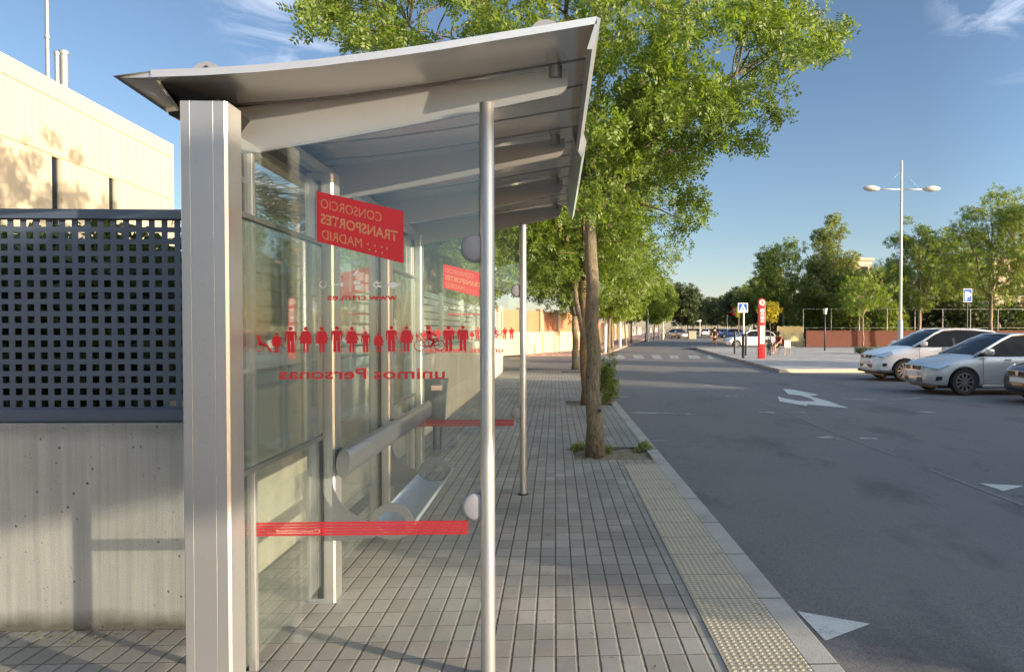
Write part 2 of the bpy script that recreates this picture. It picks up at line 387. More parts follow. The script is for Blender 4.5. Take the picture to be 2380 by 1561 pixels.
class MB:
    def __init__(s): s.bm = bmesh.new()
    def box(s, a, b, bev=0.0, rot=None, piv=None):
        bm2 = bmesh.new(); bmesh.ops.create_cube(bm2, size=1)
        a, b = Vector(a), Vector(b); c = (a+b)/2; d = b-a
        for v in bm2.verts: v.co = Vector((v.co.x*d.x, v.co.y*d.y, v.co.z*d.z))
        if bev: bmesh.ops.bevel(bm2, geom=bm2.edges[:], offset=bev, segments=2, affect='EDGES', profile=.5)
        for v in bm2.verts: v.co = (rot @ v.co if rot is not None else v.co) + c
        s._merge(bm2); return s
    def _merge(s, b2):
        me = bpy.data.meshes.new('t'); b2.to_mesh(me); b2.free(); s.bm.from_mesh(me); bpy.data.meshes.remove(me)
    def tube(s, pts, rad, n=12, caps=True):
        pts = [Vector(p) for p in pts]; rads = rad if isinstance(rad, (list, tuple)) else [rad]*len(pts)
        rings = []; up = None
        for i, p in enumerate(pts):
            d = (pts[min(i+1, len(pts)-1)]-pts[max(i-1, 0)]).normalized()
            if up is None: up = Vector((0, 0, 1)) if abs(d.z) < .9 else Vector((1, 0, 0))
            x = d.cross(up).normalized(); y = x.cross(d).normalized(); up = y
            rings.append([s.bm.verts.new(p + (x*math.cos(2*math.pi*k/n)+y*math.sin(2*math.pi*k/n))*rads[i]) for k in range(n)])
        for a, b in zip(rings, rings[1:]):
            for k in range(n): s.bm.faces.new((a[k], a[(k+1) % n], b[(k+1) % n], b[k]))
        if caps:
            s.bm.faces.new(rings[0][::-1]); s.bm.faces.new(rings[-1])
        return s
    def prism(s, pts, vec):                # pts: closed 3D polygon, extruded by vec
        vec = Vector(vec); a = [s.bm.verts.new(Vector(p)) for p in pts]; b = [s.bm.verts.new(Vector(p)+vec) for p in pts]
        n = len(a); s.bm.faces.new(a[::-1]); s.bm.faces.new(b)
        for i in range(n): s.bm.faces.new((a[i], a[(i+1) % n], b[(i+1) % n], b[i]))
        return s
    def poly(s, pts):
        s.bm.faces.new([s.bm.verts.new(Vector(p)) for p in pts]); return s
    def grid(s, rows, close=False):
        vs = [[s.bm.verts.new(Vector(p)) for p in r] for r in rows]
        for a, b in zip(vs, vs[1:]):
            m = len(a)
            for k in range(m if close else m-1): s.bm.faces.new((a[k], a[(k+1) % m], b[(k+1) % m], b[k]))
        return s
    def lathe(s, prof, c, axis='z', n=24):
        rows = []
        for k in range(n):
            t = 2*math.pi*k/n; r_ = []
            for (rr, h) in prof:
                if axis == 'z': r_.append(Vector(c)+Vector((rr*math.cos(t), rr*math.sin(t), h)))
                elif axis == 'y': r_.append(Vector(c)+Vector((rr*math.cos(t), h, rr*math.sin(t))))
                else: r_.append(Vector(c)+Vector((h, rr*math.cos(t), rr*math.sin(t))))
            rows.append(r_)
        rows.append(rows[0]); return s.grid(rows)
    def me(s, name='mesh', fix=True):
        bmesh.ops.remove_doubles(s.bm, verts=s.bm.verts, dist=1e-5)
        if fix: bmesh.ops.recalc_face_normals(s.bm, faces=s.bm.faces)
        me = bpy.data.meshes.new(name); s.bm.to_mesh(me); s.bm.free(); return me
    def build(s, name, mat, parent=None, smooth=False, label=None, angle=None, fix=True):
        return link(name, s.me(name, fix), mat, parent, smooth, label, angle)
def struct(o): o['kind'] = 'structure'; return o
# ------------------------------------------------------------------ the setting
KX = 1.27            # kerb edge
ZR = -0.12           # road level
def sheet(name, pts, z, mat, kind='structure'):
    b = MB(); b.poly([(p[0], p[1], z) for p in pts]); o = b.build(name, mat); o['kind'] = kind; return o
sheet('ground', [(-1500, -300), (1500, -300), (1500, 2500), (-1500, 2500)], -0.16, 'soil')
SL = 0.162           # drift of the street to the right beyond the crossing
def fx(y): return (y-44)*SL
sheet('road', [(KX-.02, -40), (60, -40), (60, 60), (30, 61), (12.9+fx(61), 61), (11.4+fx(420), 420), (2.9+fx(420), 420), (2.9+fx(48), 48), (-40, 47), (-40, 26.3), (KX-.02, 26.3)], ZR, 'asphalt')
PITS = [(.22, 8.35, 9.25), (.22, 14.3, 15.2), (.22, 25.0, 25.9)]
b = MB()
def slab(x0, x1, y0, y1, z0=-.15, z1=0.0): b.box((x0, y0, z0), (x1, y1, z1))
slab(-1.795, .22, -8, 26.2); slab(-9, -1.795, -8, 3.70)
ys = [-8]+[v for p in PITS for v in p[1:]]+[26.2]
for i in range(0, len(ys), 2): slab(.22, 1.13, ys[i], ys[i+1])
struct(b.build('pavement', 'paving'))
b = MB(); b.box((1.13, -8, -.15), (KX, 26.2, .003), .006); struct(b.build('kerb', 'kerb_stone'))
b = MB(); b.box((-9, 26.2, -.15), (KX, 26.34, .004), .006); struct(b.build('kerb', 'kerb_stone'))
b = MB(); b.box((.76, -6, -.001), (1.127, 8.05, .006)); struct(b.build('tactile_paving', 'tactile'))
for p in PITS:
    b = MB(); rr = random.Random(int(p[1])); n = 14; rows = []
    for i in range(n+1):
        rows.append([(p[0]+(1.13-p[0])*i/n, p[1]+(p[2]-p[1])*j/n, -.035+rr.uniform(-.012, .02)) for j in range(n+1)])
    struct(b.grid(rows).build('soil_bed', 'soil', smooth=True))
# side street corner and the far pavement beyond the crossing
b = MB(); b.prism([(-30, 43.5, -.14), (1.6, 43.5, -.14), (2.6, 44.3, -.14), (2.9+fx(50), 50, -.14), (2.9+fx(420), 420, -.14), (-4+fx(420), 420, -.14), (-30, 70, -.14)], (0, 0, .14)); struct(b.build('far_pavement', 'paving_pink'))
# the plaza on the right
isl = [G(1812, 858), G(1697, 829), G(1653, 817.5)]
b = MB(); pl = [(p.x, p.y, -.14) for p in isl]+[(isl[2].x+1.2, 60, -.14), (90, 60, -.14), (90, isl[0].y+.3, -.14)]
b.prism(pl, (0, 0, .14)); struct(b.build('plaza_pavement', 'paving_far'))
b = MB()
b.box((isl[0].x-.05, isl[0].y-.12, -.14), (34, isl[0].y+.04, .012), .01)
struct(b.build('plaza_kerb', 'light_concrete'))
# painted markings, read off the asphalt
def S(px, py, ox, oy, sc): return G((ox+px/sc)/1.0084, (oy+py/sc)/1.0084, ZR)
def marking(name, pts, mat='road_paint'):
    b = MB(); b.poly([(p.x, p.y, ZR+.004) for p in pts]); return struct(b.build(name, mat))
c8 = (1400, 780, 2.38); c7 = (1300, 1000, 2.1636)
marking('lane_arrow', [S(x, y, *c8) for x, y in [(1035, 312), (1095, 317), (1235, 345), (1185, 353), (1280, 378), (1402, 419), (1170, 399), (1172, 407), (1100, 396), (1016, 381), (1006, 354), (1050, 366), (1130, 380), (1215, 381), (1190, 366), (1130, 348), (1066, 343)]])
marking('road_triangle', [S(x, y, *c7) for x, y in [(1230, 936), (1600, 1000), (1372, 1086)]])
marking('road_triangle', [S(x, y, *c7) for x, y in [(2155, 287), (2380, 300), (2275, 326)]])
marking('road_triangle', [S(x, y, *c7) for x, y in [(1325, 55), (1395, 46), (1450, 65)]], 'road_paint_worn')
marking('road_triangle', [S(x, y, *c7) for x, y in [(490, 66), (500, 75), (600, 68)]], 'road_paint_worn')
def strip(name, a, b_, w_, mat='road_paint_worn'):
    d = (b_-a).normalized(); n = Vector((-d.y, d.x, 0))*w_/2; marking(name, [a-n, b_-n, b_+n, a+n], mat)
for (x0, y0, x1, y1) in [(1185, 291, 1240, 291), (1060, 441, 1160, 443), (900, 442, 990, 444), (1465, 585, 1560, 590), (715, 353, 780, 352), (705, 291, 760, 292), (600, 292, 640, 292), (180, 443, 520, 452), (1370, 366, 1560, 372), (1640, 372, 1820, 362), (1780, 440, 1890, 444), (120, 358, 180, 356)]:
    strip('road_line', S(x0, y0, *c8), S(x1, y1, *c8), .14)
for (a, b_) in ((S(840, 350, *c8), S(1315, 553, *c8)), (S(1315, 555, *c8), S(1665, 684, *c8)), (S(1900, 215, *c7), S(2380, 400, *c7))): strip('road_seam', a, b_, .05, 'seam')
for (x0, x1) in [(1386, 1407), (1428, 1447), (1470, 1492), (1514, 1532), (1555, 1574), (1598, 1622), (1642, 1652)]:
    a, b_, c_, d_ = G(x0+4, 833.5, ZR), G(x1+8, 833.5, ZR), G(x1, 825.5, ZR), G(x0, 825.5, ZR)
    marking('crossing_stripe', [a, b_, c_, d_], 'road_paint_worn')
strip('stop_line', G(1440, 817, ZR), G(1640, 816, ZR), .4)
sheet('oil_stain', [G(x, y) for x, y in [(0, 0)]]*0 or [(S(1410, 1075, *c7).x, S(1410, 1075, *c7).y), (S(1465, 1085, *c7).x, S(1465, 1085, *c7).y), (S(1475, 1120, *c7).x, S(1475, 1120, *c7).y), (S(1420, 1130, *c7).x, S(1420, 1130, *c7).y)], ZR+.003, 'asphalt')
bpy.data.objects.remove(bpy.data.objects['oil_stain'])

# ------------------------------------------------------------------ the concrete wall with its perforated fence
def rebase(parent, *objs):
    for o in objs:
        o.parent = parent; o.matrix_parent_inverse = Matrix.Translation(-Vector(parent.location))
WX, WY = -1.83, 3.70
FT = Pd(200, 482, WY).z; WT = Pd(200, 984, WY).z
b = MB(); b.box((-7.5, WY, -.1), (-3.05, WY+.22, WT), .008); b.box((-3.045, WY, -.1), (WX, WY+.22, WT), .008)
o = b.build('retaining_wall', 'concrete'); tag(o, 'bare grey concrete wall with pits and water streaks below the perforated fence', 'wall')
b = MB(); b.box((WX-.22, WY+.225, -.1), (WX, 11.4, 1.12), .008); b.box((WX-.22, 11.41, -.1), (WX, 25.8, 1.2), .008)
o = b.build('retaining_wall', 'light_concrete'); tag(o, 'pale concrete wall running along the pavement behind the bus shelter', 'wall')
fe = thing('perforated_fence', 'slate blue steel fence panel pierced with rows of square holes', 'fence', (-3, WY+.06, WT))
pit_, hx = Pd(100, 600, WY).x, 0
pw = (Pd(430.6, 600, WY).x - Pd(400, 600, WY).x); ph = abs(Pd(200, 570, WY).z-Pd(200, 541.5, WY).z)
z_top, z_bot = Pd(200, 505, WY).z, Pd(200, 953, WY).z
X1 = WX-.02; x_last = Pd((1150/2.7875)/1.0084, 700, WY).x; z_first = Pd(200, (460+162/2.7875)/1.0084, WY).z
z_lastrow = Pd(200, (460+1363/2.7875)/1.0084, WY).z; ph = (z_first-z_lastrow)/15
x_first = Pd((38/2.7875)/1.0084, 700, WY).x; pw = (x_last-x_first)/13
hs = .0172; yb = WY+.08; ncol = 60; bm = bmesh.new()
for yy in (yb, yb+.004):
    xs = [X1]
    for c_ in range(ncol): xc = x_last-c_*pw; xs += [xc+hs, xc-hs]
    xs.append(xs[-1]-.03); zs = [z_bot]
    for r_ in range(16): zc = z_lastrow+r_*ph; zs += [zc-hs, zc+hs]
    zs.append(z_top)
    V = [[bm.verts.new((x, yy, z)) for z in zs] for x in xs]
    for i in range(len(xs)-1):
        for j in range(len(zs)-1):
            if i % 2 == 1 and j % 2 == 1: continue
            bm.faces.new((V[i][j], V[i+1][j], V[i+1][j+1], V[i][j+1]))
me = bpy.data.meshes.new('perforated_panel'); bm.to_mesh(me); bm.free()
o1 = link('perforated_panel', me, 'slate_steel')
b = MB(); b.box((-6, WY+.045, z_top), (X1, WY+.105, FT), .003); b.box((-6, WY+.045, WT+.004), (X1, WY+.105, z_bot), .003); b.box((X1, WY+.045, WT+.004), (X1+.045, WY+.105, FT), .003)
o2 = b.build('fence_frame', 'slate_steel'); rebase(fe, o1, o2)
b = MB()
for k in range(9):
    zc = FT-.12-k*.105; b.box((WX-.13, WY+.3, zc), (WX-.10, 25.5, zc+.085), .004, rot=None)
for k in range(9):
    b.box((WX-.10, WY+.3+k*2.75, 1.1), (WX-.04, WY+.36+k*2.75, FT), .004)
o = b.build('louvred_fence', 'louvre'); tag(o, 'pale green fence of horizontal slats standing on the concrete wall behind the shelter', 'fence')

# ------------------------------------------------------------------ bus shelter
sh = thing('bus_shelter', 'silver metal and glass bus shelter with winged roof and red lettering on its side glass', 'bus shelter', (-.7, 4.9, 0))
parts = []
def P(o, label=None):
    if label: o['label'] = label
    rebase(sh, o); return o
XB = -1.205                                   # right face of the rear pillars
PY = [2.745, 4.03, 5.37, 6.66]                # their near faces
PW = [.170, .150, .150, .150]
def pillar(i, y, wd, zt):
    b = MB(); x0, x1 = XB-wd, XB; d = .135
    # extruded profile: flat faces with shallow grooves
    pr = [(x0, y+.006), (x0+.005, y), (x0+.036, y), (x0+.0375, y+.002), (x0+.039, y), (x0+.120*wd/.17, y), (x0+.1215*wd/.17, y+.002), (x0+.123*wd/.17, y), (x1-.010, y+.001), (x1, y+.009), (x1, y+d-.01), (x1-.01, y+d), (x0+.01, y+d), (x0, y+d-.01)]
    b.prism([(p[0], p[1], 0) for p in pr], (0, 0, zt)); return b.build('pillar', 'aluminium')
for i, (y, wd) in enumerate(zip(PY, PW)): P(pillar(i, y, wd, 2.335 if i == 0 else 2.345))
for y in PY[1:]:                                   # rubber gaskets beside pillars
    b = MB(); b.box((XB-.075, y+.138, .03), (XB-.055, y+.155, 2.3)); P(b.build('gasket', 'dark_gasket'))
    b = MB(); b.box((XB-.09, y-.02, .03), (XB-.06, y-.003, 2.3)); P(b.build('gasket', 'dark_gasket'))
for y in PY:
    b = MB(); b.box((XB-.19, y-.02, 0.001), (XB+.02, y+.155, .006), .002); P(b.build('foot_plate', 'aluminium'))
YF = [3.13, 6.62]
PX_ = [Pd(1132.5, 700, 3.13).x, Pd(1215.5, 700, 6.62).x]
for y, px in zip(YF, PX_):
    b = MB(); zt = Pd(1132, 240, 3.13).z; b.tube([(px, y, .0), (px, y, zt-.004), (px, y, zt)], [.031, .031, .029], 28)
    P(b.build('front_post', 'aluminium', smooth=True, angle=40))
    b = MB(); b.tube([(px, y, 0.001), (px, y, .012)], .048, 24); P(b.build('post_flange', 'dark_metal', smooth=True, angle=40))
# roof: a curved sheet, near edge read from the picture at y=2.83
RY0, RY1 = 2.83, 6.92
edge = [Pd(x, y, RY0) for x, y in [(350, 172), (470, 168), (600, 160), (740, 147), (880, 129), (1020, 109), (1150, 87), (1280, 66), (1387, 48)]]
prof = [(p.x, p.z) for p in edge]
def zroof(x):
    for (a, za), (c, zc) in zip(prof, prof[1:]):
        if x <= c: return za+(zc-za)*(x-a)/(c-a)
    return prof[-1][1]
b = MB(); ny = 24; rows = []
for j in range(ny+1):
    y = RY0+(RY1-RY0)*j/ny
    rows.append([(x, y, z-.012) for x, z in prof]+[(x, y, z+.016) for x, z in reversed(prof)])
b.grid(rows, close=True); n_ = len(prof)
b.poly(rows[0]); b.poly(rows[-1]); P(b.build('roof_panel', 'roof_sheet', smooth=True, angle=30))
for k in range(1, 12):                          # seams of the roof sheets
    y = RY0+k*.345
    b = MB(); b.grid([[(x, y, z-.014) for x, z in prof], [(x, y+.02, z-.014) for x, z in prof]]); P(b.build('roof_seam', 'aluminium'))
tip = Pd(262, 177, RY0); xb, zb = prof[0]
b = MB()                                        # folded gutter along the back
lowz = Pd(378, 253, RY0+.3).z; lowx = Pd(378, 253, RY0+.30).x
b.prism([(tip.x, RY0+.02, tip.z), (xb, RY0+.004, zb+.010), (xb, RY0+.004, zb-.012)], (0, RY1-RY0-.02, 0)); P(b.build('rear_gutter', 'roof_sheet'))
C3 = Vector((tip.x+.02, RY0+.34, tip.z-.035))
b = MB(); b.prism([tip+Vector((0, 0, .0)), Vector((xb-.002, RY0-.001, zb+.009)), Vector((xb+.02, RY0+.16, zb-.09)), C3], (0.004, .008, .006)); P(b.build('gutter_end_cap', 'aluminium'))
b = MB(); b.prism([(tip.x+.02, RY0+.36, tip.z-.04), (xb, RY0+.06, zb-.016), (XB-.1, RY0+.06, zb-.07), (XB-.16, RY0+.36, zb-.15)], (0, RY1-RY0-.4, 0)); P(b.build('rear_fascia', 'dark_gasket'))
# front fascia strip, and the sign box hung on the rear half of it
xf, zf = prof[-1]
b = MB(); b.prism([(xf+.001, RY0, zf+.014), (xf+.016, RY0, zf+.008), (xf-.018, RY0, zf-.11), (xf-.038, RY0, zf-.11)], (0, 1.62, 0)); P(b.build('front_fascia', 'aluminium'))
q = [Pd(x, y, 4.42) for x, y in [(1328, 298), (1352, 296), (1363, 330), (1360, 350), (1352, 368), (1340, 345)]]
b = MB(); b.prism([(p.x, 4.45, p.z) for p in q], (0, 2.47, 0)); P(b.build('sign_box', 'louvre'))
b = MB(); b.prism([(p.x, 4.42, p.z) for p in q], (0, .03, 0)); P(b.build('sign_box_cap', 'plastic_cap'))
# roof arms: flat tapered plates from the pillars to the front
BY = [3.20, 4.36, 5.54, 6.70]
zbl, zbr = Pd(565, 355, 3.2).z, Pd(1280, 224, 3.2).z; xr = Pd(1321, 200, 3.2).x; xl = XB-.15
for i, y in enumerate(BY):
    b = MB(); rc = .075; xe = xr-rc; pts = [(xl, y, zbl-.012)]
    for t_ in (.25, .5, .75): pts.append((xl+(xe-xl)*t_, y, zbl-.012+(zbr-zbl+.012)*t_-.010*math.sin(math.pi*t_)))
    for a in range(7):
        an = -math.pi/2+a*math.pi/12; pts.append((xr-rc+rc*math.cos(an), y, zbr+rc+rc*math.sin(an)))
    ztr = Pd(1320, 160, 3.2).z; pts.append((xr, y, ztr))
    pts.append((xl+(xr-xl)*.5, y, (Pd(565, 250, 3.2).z+ztr)/2-.006)); pts.append((xl, y, Pd(565, 250, 3.2).z))
    b.prism(pts, (0, .016, 0)); P(b.build('roof_arm', 'aluminium'))
    px = Pd(1291, 150, 3.2).x
    b = MB(); b.tube([(px, y+.008, ztr-.04), (px, y+.008, zroof(px)-.014)], .030, 20); P(b.build('arm_spacer', 'aluminium', smooth=True, angle=40))
    
b = MB(); b.box((XB-.12, 3.24, 2.35), (XB-.06, 6.85, 2.40), .004); P(b.build('roof_beam', 'aluminium'))
# lifting lugs on top of the roof
def lug(cx, cy, zb_, r_=.075, hh=.055):
    b = MB(); pts = [(cx+r_*math.cos(a), cy, zb_+hh*math.sin(a)) for a in [math.pi*k/14 for k in range(15)]]
    b.prism(pts, (0, .012, 0)); P(b.build('lifting_lug', 'plastic_cap'))
for i, y in enumerate([RY0+.05, 6.80]):
    for (xx, yy_) in ((480, 150), (1269, 60)):
        q0 = Pd(xx, yy_, RY0+.05); lug(q0.x, y, zroof(q0.x)+.006, .060, .052)
    b = MB(); q0 = Pd(480, 150, RY0+.05); b.tube([(q0.x, y-.004, zroof(q0.x)+.035), (q0.x, y+.016, zroof(q0.x)+.035)], .008, 10); P(b.build('bolt', 'dark_metal'))
# glass: rear bays and the two ends
def pane(name, a, b_, mat, parent=None):
    b = MB(); b.box(a, b_, .001); return P(b.build(name, mat))
for i in range(3):
    y0, y1 = PY[i]+.16, PY[i+1]-.022
    pane('rear_glass', (XB-.078, y0, .10), (XB-.070, y1, 2.28), 'glass_back')
fr = [(585, 497, 1090), (704, 541, 1041)]
for i in range(3):                              # framed display panels behind the rear glass
    y0, y1 = PY[i]+.20, PY[i+1]-.06; x0 = XB-.045
    if i == 1: continue
    b = MB()
    for (a, c_) in (((y0, .90), (y1, .935)), ((y0, 1.94), (y1, 1.975)), ((y0, .936), (y0+.02, 1.939)), ((y1-.02, .936), (y1, 1.939))):
        b.box((x0-.016, a[0], a[1]+.006), (x0+.004, c_[0], c_[1]-.006), .002)
    P(b.build('display_frame', 'frame_steel'))
    pane('display_glass', (x0-.006, y0+.02, .936), (x0, y1-.02, 1.939), 'glass_back')
    b = MB(); b.box((x0-.018, y0+.5, .936), (x0-.008, y0+.54, 1.938)); P(b.build('display_mullion', 'aluminium'))
ENDS = []
for k, y in enumerate(YF):
    xg0, xg1 = Pd(590, 700, 3.13).x, PX_[k]-.035
    xc0, xc1 = Pd(573, 700, 3.13).x, Pd(591, 700, 3.13).x
    zt0 = zbl-.03
    b = MB(); b.prism([(xg0, y, .16), (xg1, y, .16), (xg1, y, zbr-.09), (xg0, y, zbl-.01)], (0, .008, 0))
    e = P(b.build('end_glass', 'glass')); ENDS.append(e)
    b = MB(); b.box((xc0, y-.012, .05), (xc1, y+.020, zbl-.02), .003); P(b.build('glass_channel', 'aluminium'))
    b = MB(); b.box((xc0-.02, y-.004, .05), (xc0-.001, y+.02, zbl-.02)); P(b.build('gasket', 'dark_gasket'))
    for (cy_) in (577, 1177):
        zc = Pd(1105, cy_, 3.13).z
        b = MB(); b.lathe([(0, -.012), (.044, -.012), (.055, -.007), (.060, 0), (.060, .004), (0, .004)], (PX_[k]-.052, y-.002, zc), 'y', 28)
        P(b.build('glass_clamp', 'plastic_cap', smooth=True, angle=50))
        b = MB(); b.lathe([(0, .002), (.060, .002), (.056, .014), (0, .02)], (PX_[k]-.052, y+.010, zc), 'y', 28); P(b.build('glass_clamp', 'plastic_cap', smooth=True, angle=50))
        b = MB(); b.tube([(PX_[k]-.05, y+.004, zc), (PX_[k], y+.004, zc)], .012, 10); P(b.build('clamp_pin', 'dark_metal'))
# graphics on the end glass (seen from behind, so they read mirrored)
def ngon(name, pts, mat, par, y):
    b = MB(); b.prism([(p[0], y, p[1]) for p in pts], (0, -.0008, 0)); o = b.build(name, mat)
    o.parent = par; return o
def circ(cx, cz, r_, n=14): return [(cx+r_*math.cos(2*math.pi*k/n), cz+r_*math.sin(2*math.pi*k/n)) for k in range(n)]
MAN = [(-.19, .81), (-.14, .83), (.14, .83), (.19, .81), (.21, .76), (.21, .46), (.165, .45), (.15, .70), (.13, .70), (.13, 0), (.025, 0), (.012, .44), (-.012, .44), (-.025, 0), (-.13, 0), (-.13, .70), (-.15, .70), (-.165, .45), (-.21, .46), (-.21, .76)]
WOM = [(-.12, .83), (.12, .83), (.17, .78), (.265, .48), (.215, .455), (.14, .68), (.23, .34), (.10, .34), (.10, 0), (.02, 0), (.02, .34), (-.02, .34), (-.02, 0), (-.10, 0), (-.10, .34), (-.23, .34), (-.14, .68), (-.215, .455), (-.265, .48), (-.17, .78)]
def picto(kind, cx, z0, hgt, par, y, mat='decal_red'):
    def T(pl): return [(cx+p[0]*hgt, z0+p[1]*hgt) for p in pl]
    b = MB(); dy = (0, -.0008, 0)
    def add(pl): b.prism([(p[0], y, p[1]) for p in T(pl)], dy)
    def ring(c, r0, r1, n=20):
        for k in range(n):
            a0, a1 = 2*math.pi*k/n, 2*math.pi*(k+1)/n
            add([(c[0]+r0*math.cos(a0), c[1]+r0*math.sin(a0)), (c[0]+r1*math.cos(a0), c[1]+r1*math.sin(a0)), (c[0]+r1*math.cos(a1), c[1]+r1*math.sin(a1)), (c[0]+r0*math.cos(a1), c[1]+r0*math.sin(a1))])
    def bar(a, c, w_):
        a, c = Vector(a), Vector(c); d = (c-a).normalized(); n = Vector((-d.y, d.x))*w_/2; add([tuple(a-n), tuple(c-n), tuple(c+n), tuple(a+n)])
    if kind in 'mw': add(MAN if kind == 'm' else WOM); add(circ(0, .925, .075))
    elif kind == 'c':                             # wheelchair
        add(circ(-.08, .90, .11)); bar((-.06, .78), (.06, .42), .16); bar((0, .45), (.38, .40), .13); bar((.36, .44), (.60, .06), .12); bar((.52, .04), (.7, .04), .08); bar((0, .62), (.28, .55), .08); ring((0, .26), .20, .25)
    elif kind == 'b':                             # cyclist
        ring((-.38, .22), .19, .225); ring((.40, .22), .19, .225); add(circ(-.04, .93, .085)); bar((-.05, .82), (.0, .50), .17); bar((-.05, .76), (.28, .60), .07); bar((0, .5), (.2, .38), .11); bar((.2, .4), (.02, .12), .08)
        bar((-.38, .22), (-.05, .48), .03); bar((-.05, .48), (.30, .46), .03); bar((.30, .52), (.40, .22), .03); bar((-.05, .45), (0, .2), .03); bar((0, .2), (.32, .42), .03); bar((-.38, .22), (0, .2), .03)
    o = b.build('pictogram', mat); o.parent = par; return o
def text3d(name, s, size, mat, y=0.0, mirror=True, bold=0.0, sx=1.0, space=1.0):
    cu = bpy.data.curves.new('t', 'FONT'); cu.body = s; cu.size = size; cu.resolution_u = 3; cu.offset = bold; cu.space_character = space; cu.align_x = 'LEFT'
    to = bpy.data.objects.new('t', cu); COL.objects.link(to); bpy.context.view_layer.update()
    me = bpy.data.meshes.new_from_object(to.evaluated_get(bpy.context.evaluated_depsgraph_get())); bpy.data.objects.remove(to)
    return me
def put_text(name, s, x_at, x_to, zbase, zh, mat, par, y, mirror=True, slope=0.0, bold=0.0, space=1.0):
    """lettering fitted between x_at (start of the word) and x_to (its end)"""
    me = text3d(name, s, 1.0, mat, bold=bold, space=space)
    co = np.empty(len(me.vertices)*3); me.vertices.foreach_get('co', co); co = co.reshape(-1, 3)
    x0, x1 = co[:, 0].min(), co[:, 0].max(); hh = .73
    nx = x_at+(co[:, 0]-x0)/(x1-x0)*(x_to-x_at); nz = zbase+co[:, 1]/hh*zh+slope*(nx-x_at)
    co = np.stack([nx, np.full(len(nx), y), nz], 1); me.vertices.foreach_set('co', co.ravel()); me.update()
    o = link(name, me, mat); o.parent = par; return o
FIG = [('c', 604, 778, 817), ('w', 643, 773, 819), ('m', 676, 759, 819), ('w', 711, 759, 819), ('w', 748, 759, 818), ('m', 783, 758, 818), ('w', 818, 759, 818), ('m', 850, 770, 818), ('w', 880, 772, 818), ('m', 910, 757, 817), ('w', 945, 757, 817), ('b', 998, 757, 816), ('m', 1043, 757, 816), ('m', 1076, 756, 815)]
Y0 = YF[0]
def pz(y_): return Pd(850, y_, Y0).z
def pxx(x_): return Pd(x_, 800, Y0).x
for k, y in enumerate(YF):
    par = ENDS[k]; off = PX_[k]-PX_[0]; yd = y-.0012
    X = lambda v: pxx(v)+off
    a, b_, c_, d_ = [Pd(*q, Y0) for q in ((736, 444), (938, 491), (938, 612), (737, 561))]
    ngon('logo_panel', [(a.x+off, a.z), (b_.x+off, b_.z), (c_.x+off, c_.z), (d_.x+off, d_.z)], 'decal_red', par, yd)
    sl_ = -(pz(444)-pz(491))/(pxx(938)-pxx(736)); yl = yd-.0022
    def line(s, xs, xe, ybase_at_left, hpx, bold=0.0):
        zl = pz(ybase_at_left); zst = zl+sl_*(pxx(xs)-pxx(750))
        put_text('lettering', s, X(xs), X(xe), zst, pz(0)-pz(hpx), 'decal_letter', par, yl, slope=sl_, bold=bold)
    line('CONSORCIO', 889, 748, 484, 23); line('TRANSPORTES', 926, 748, 520, 24, .022); line('MADRID', 843, 750, 555, 23)
    for (sx_, sy_) in ((857, 567), (873, 571), (889, 574), (901, 578), (860, 580), (875, 584), (890, 588)):
        ngon('star', circ(X(sx_), pz(sy_), .0048, 5), 'decal_letter', par, yl)
    put_text('lettering', 'www.crtm.es', X(924), X(762), pz(697), pz(0)-pz(15), 'decal_red', par, yd, bold=.02)
    put_text('lettering', 'unimos', X(1034), X(868), pz(880), pz(0)-pz(27), 'decal_red', par, yd, bold=.012); put_text('lettering', 'Personas', X(851), X(648), pz(880), pz(0)-pz(27), 'decal_red', par, yd, bold=.012)
    for (kk, xx, yt, ybm) in FIG: picto(kk, X(xx), pz(ybm), pz(yt)-pz(ybm), par, yd)
    # grey row of transport marks
    q = lambda pts: [(X(p[0]), pz(p[1])) for p in pts]
    ngon('transport_mark', q([(899, 661), (914, 655), (932, 661), (914, 671)]), 'decal_grey', par, yd)
    for m_ in ([(866, 661), (876, 652), (879, 655), (871, 661), (879, 668), (876, 671)], [(876, 658), (888, 654), (888, 658), (878, 661)], [(876, 666), (888, 668), (888, 664), (878, 662)]): ngon('transport_mark', q(m_), 'decal_grey', par, yd)
    for m_ in ([(823, 652), (838, 652), (838, 660), (823, 660)], [(826, 663), (841, 663), (841, 672), (826, 672)], [(820, 640), (832, 626), (835, 630), (826, 642)]): ngon('transport_mark', q(m_), 'decal_grey', par, yd)
    ngon('transport_mark', circ(X(795), pz(661), .008), 'decal_grey', par, yd); ngon('transport_mark', q([(776, 659), (788, 659), (788, 662), (776, 662)]), 'decal_grey', par, yd)
    b = MB(); n = 18
    for i in range(2, n):
        a0, a1 = 2*math.pi*i/n+1.2, 2*math.pi*(i+1)/n+1.2; c0 = (X(752), pz(661))
        b.prism([(c0[0]+r_*math.cos(t_), yd, c0[1]+r_*math.sin(t_)) for r_, t_ in ((.011, a0), (.016, a0), (.016, a1), (.011, a1))], (0, -.0008, 0))
    o = b.build('transport_mark', 'decal_grey'); o.parent = par
    # the striped band
    zt_, zb_ = pz(1211), pz(1244); hb = (zt_-zb_)
    for i in range(5):
        z1 = zt_-hb*i/5; ngon('stripe_band', [(X(593), z1), (X(1087), z1), (X(1087), z1-hb*.155), (X(593), z1-hb*.155)], 'decal_band', par, yd)
    put_text('lettering', 'Comunidad', X(742), X(640), zb_+hb*.22, hb*.3, 'decal_pale', par, yl)
    ngon('star', circ(X(750), zb_+hb*.38, .009, 6), 'decal_red', par, yl)
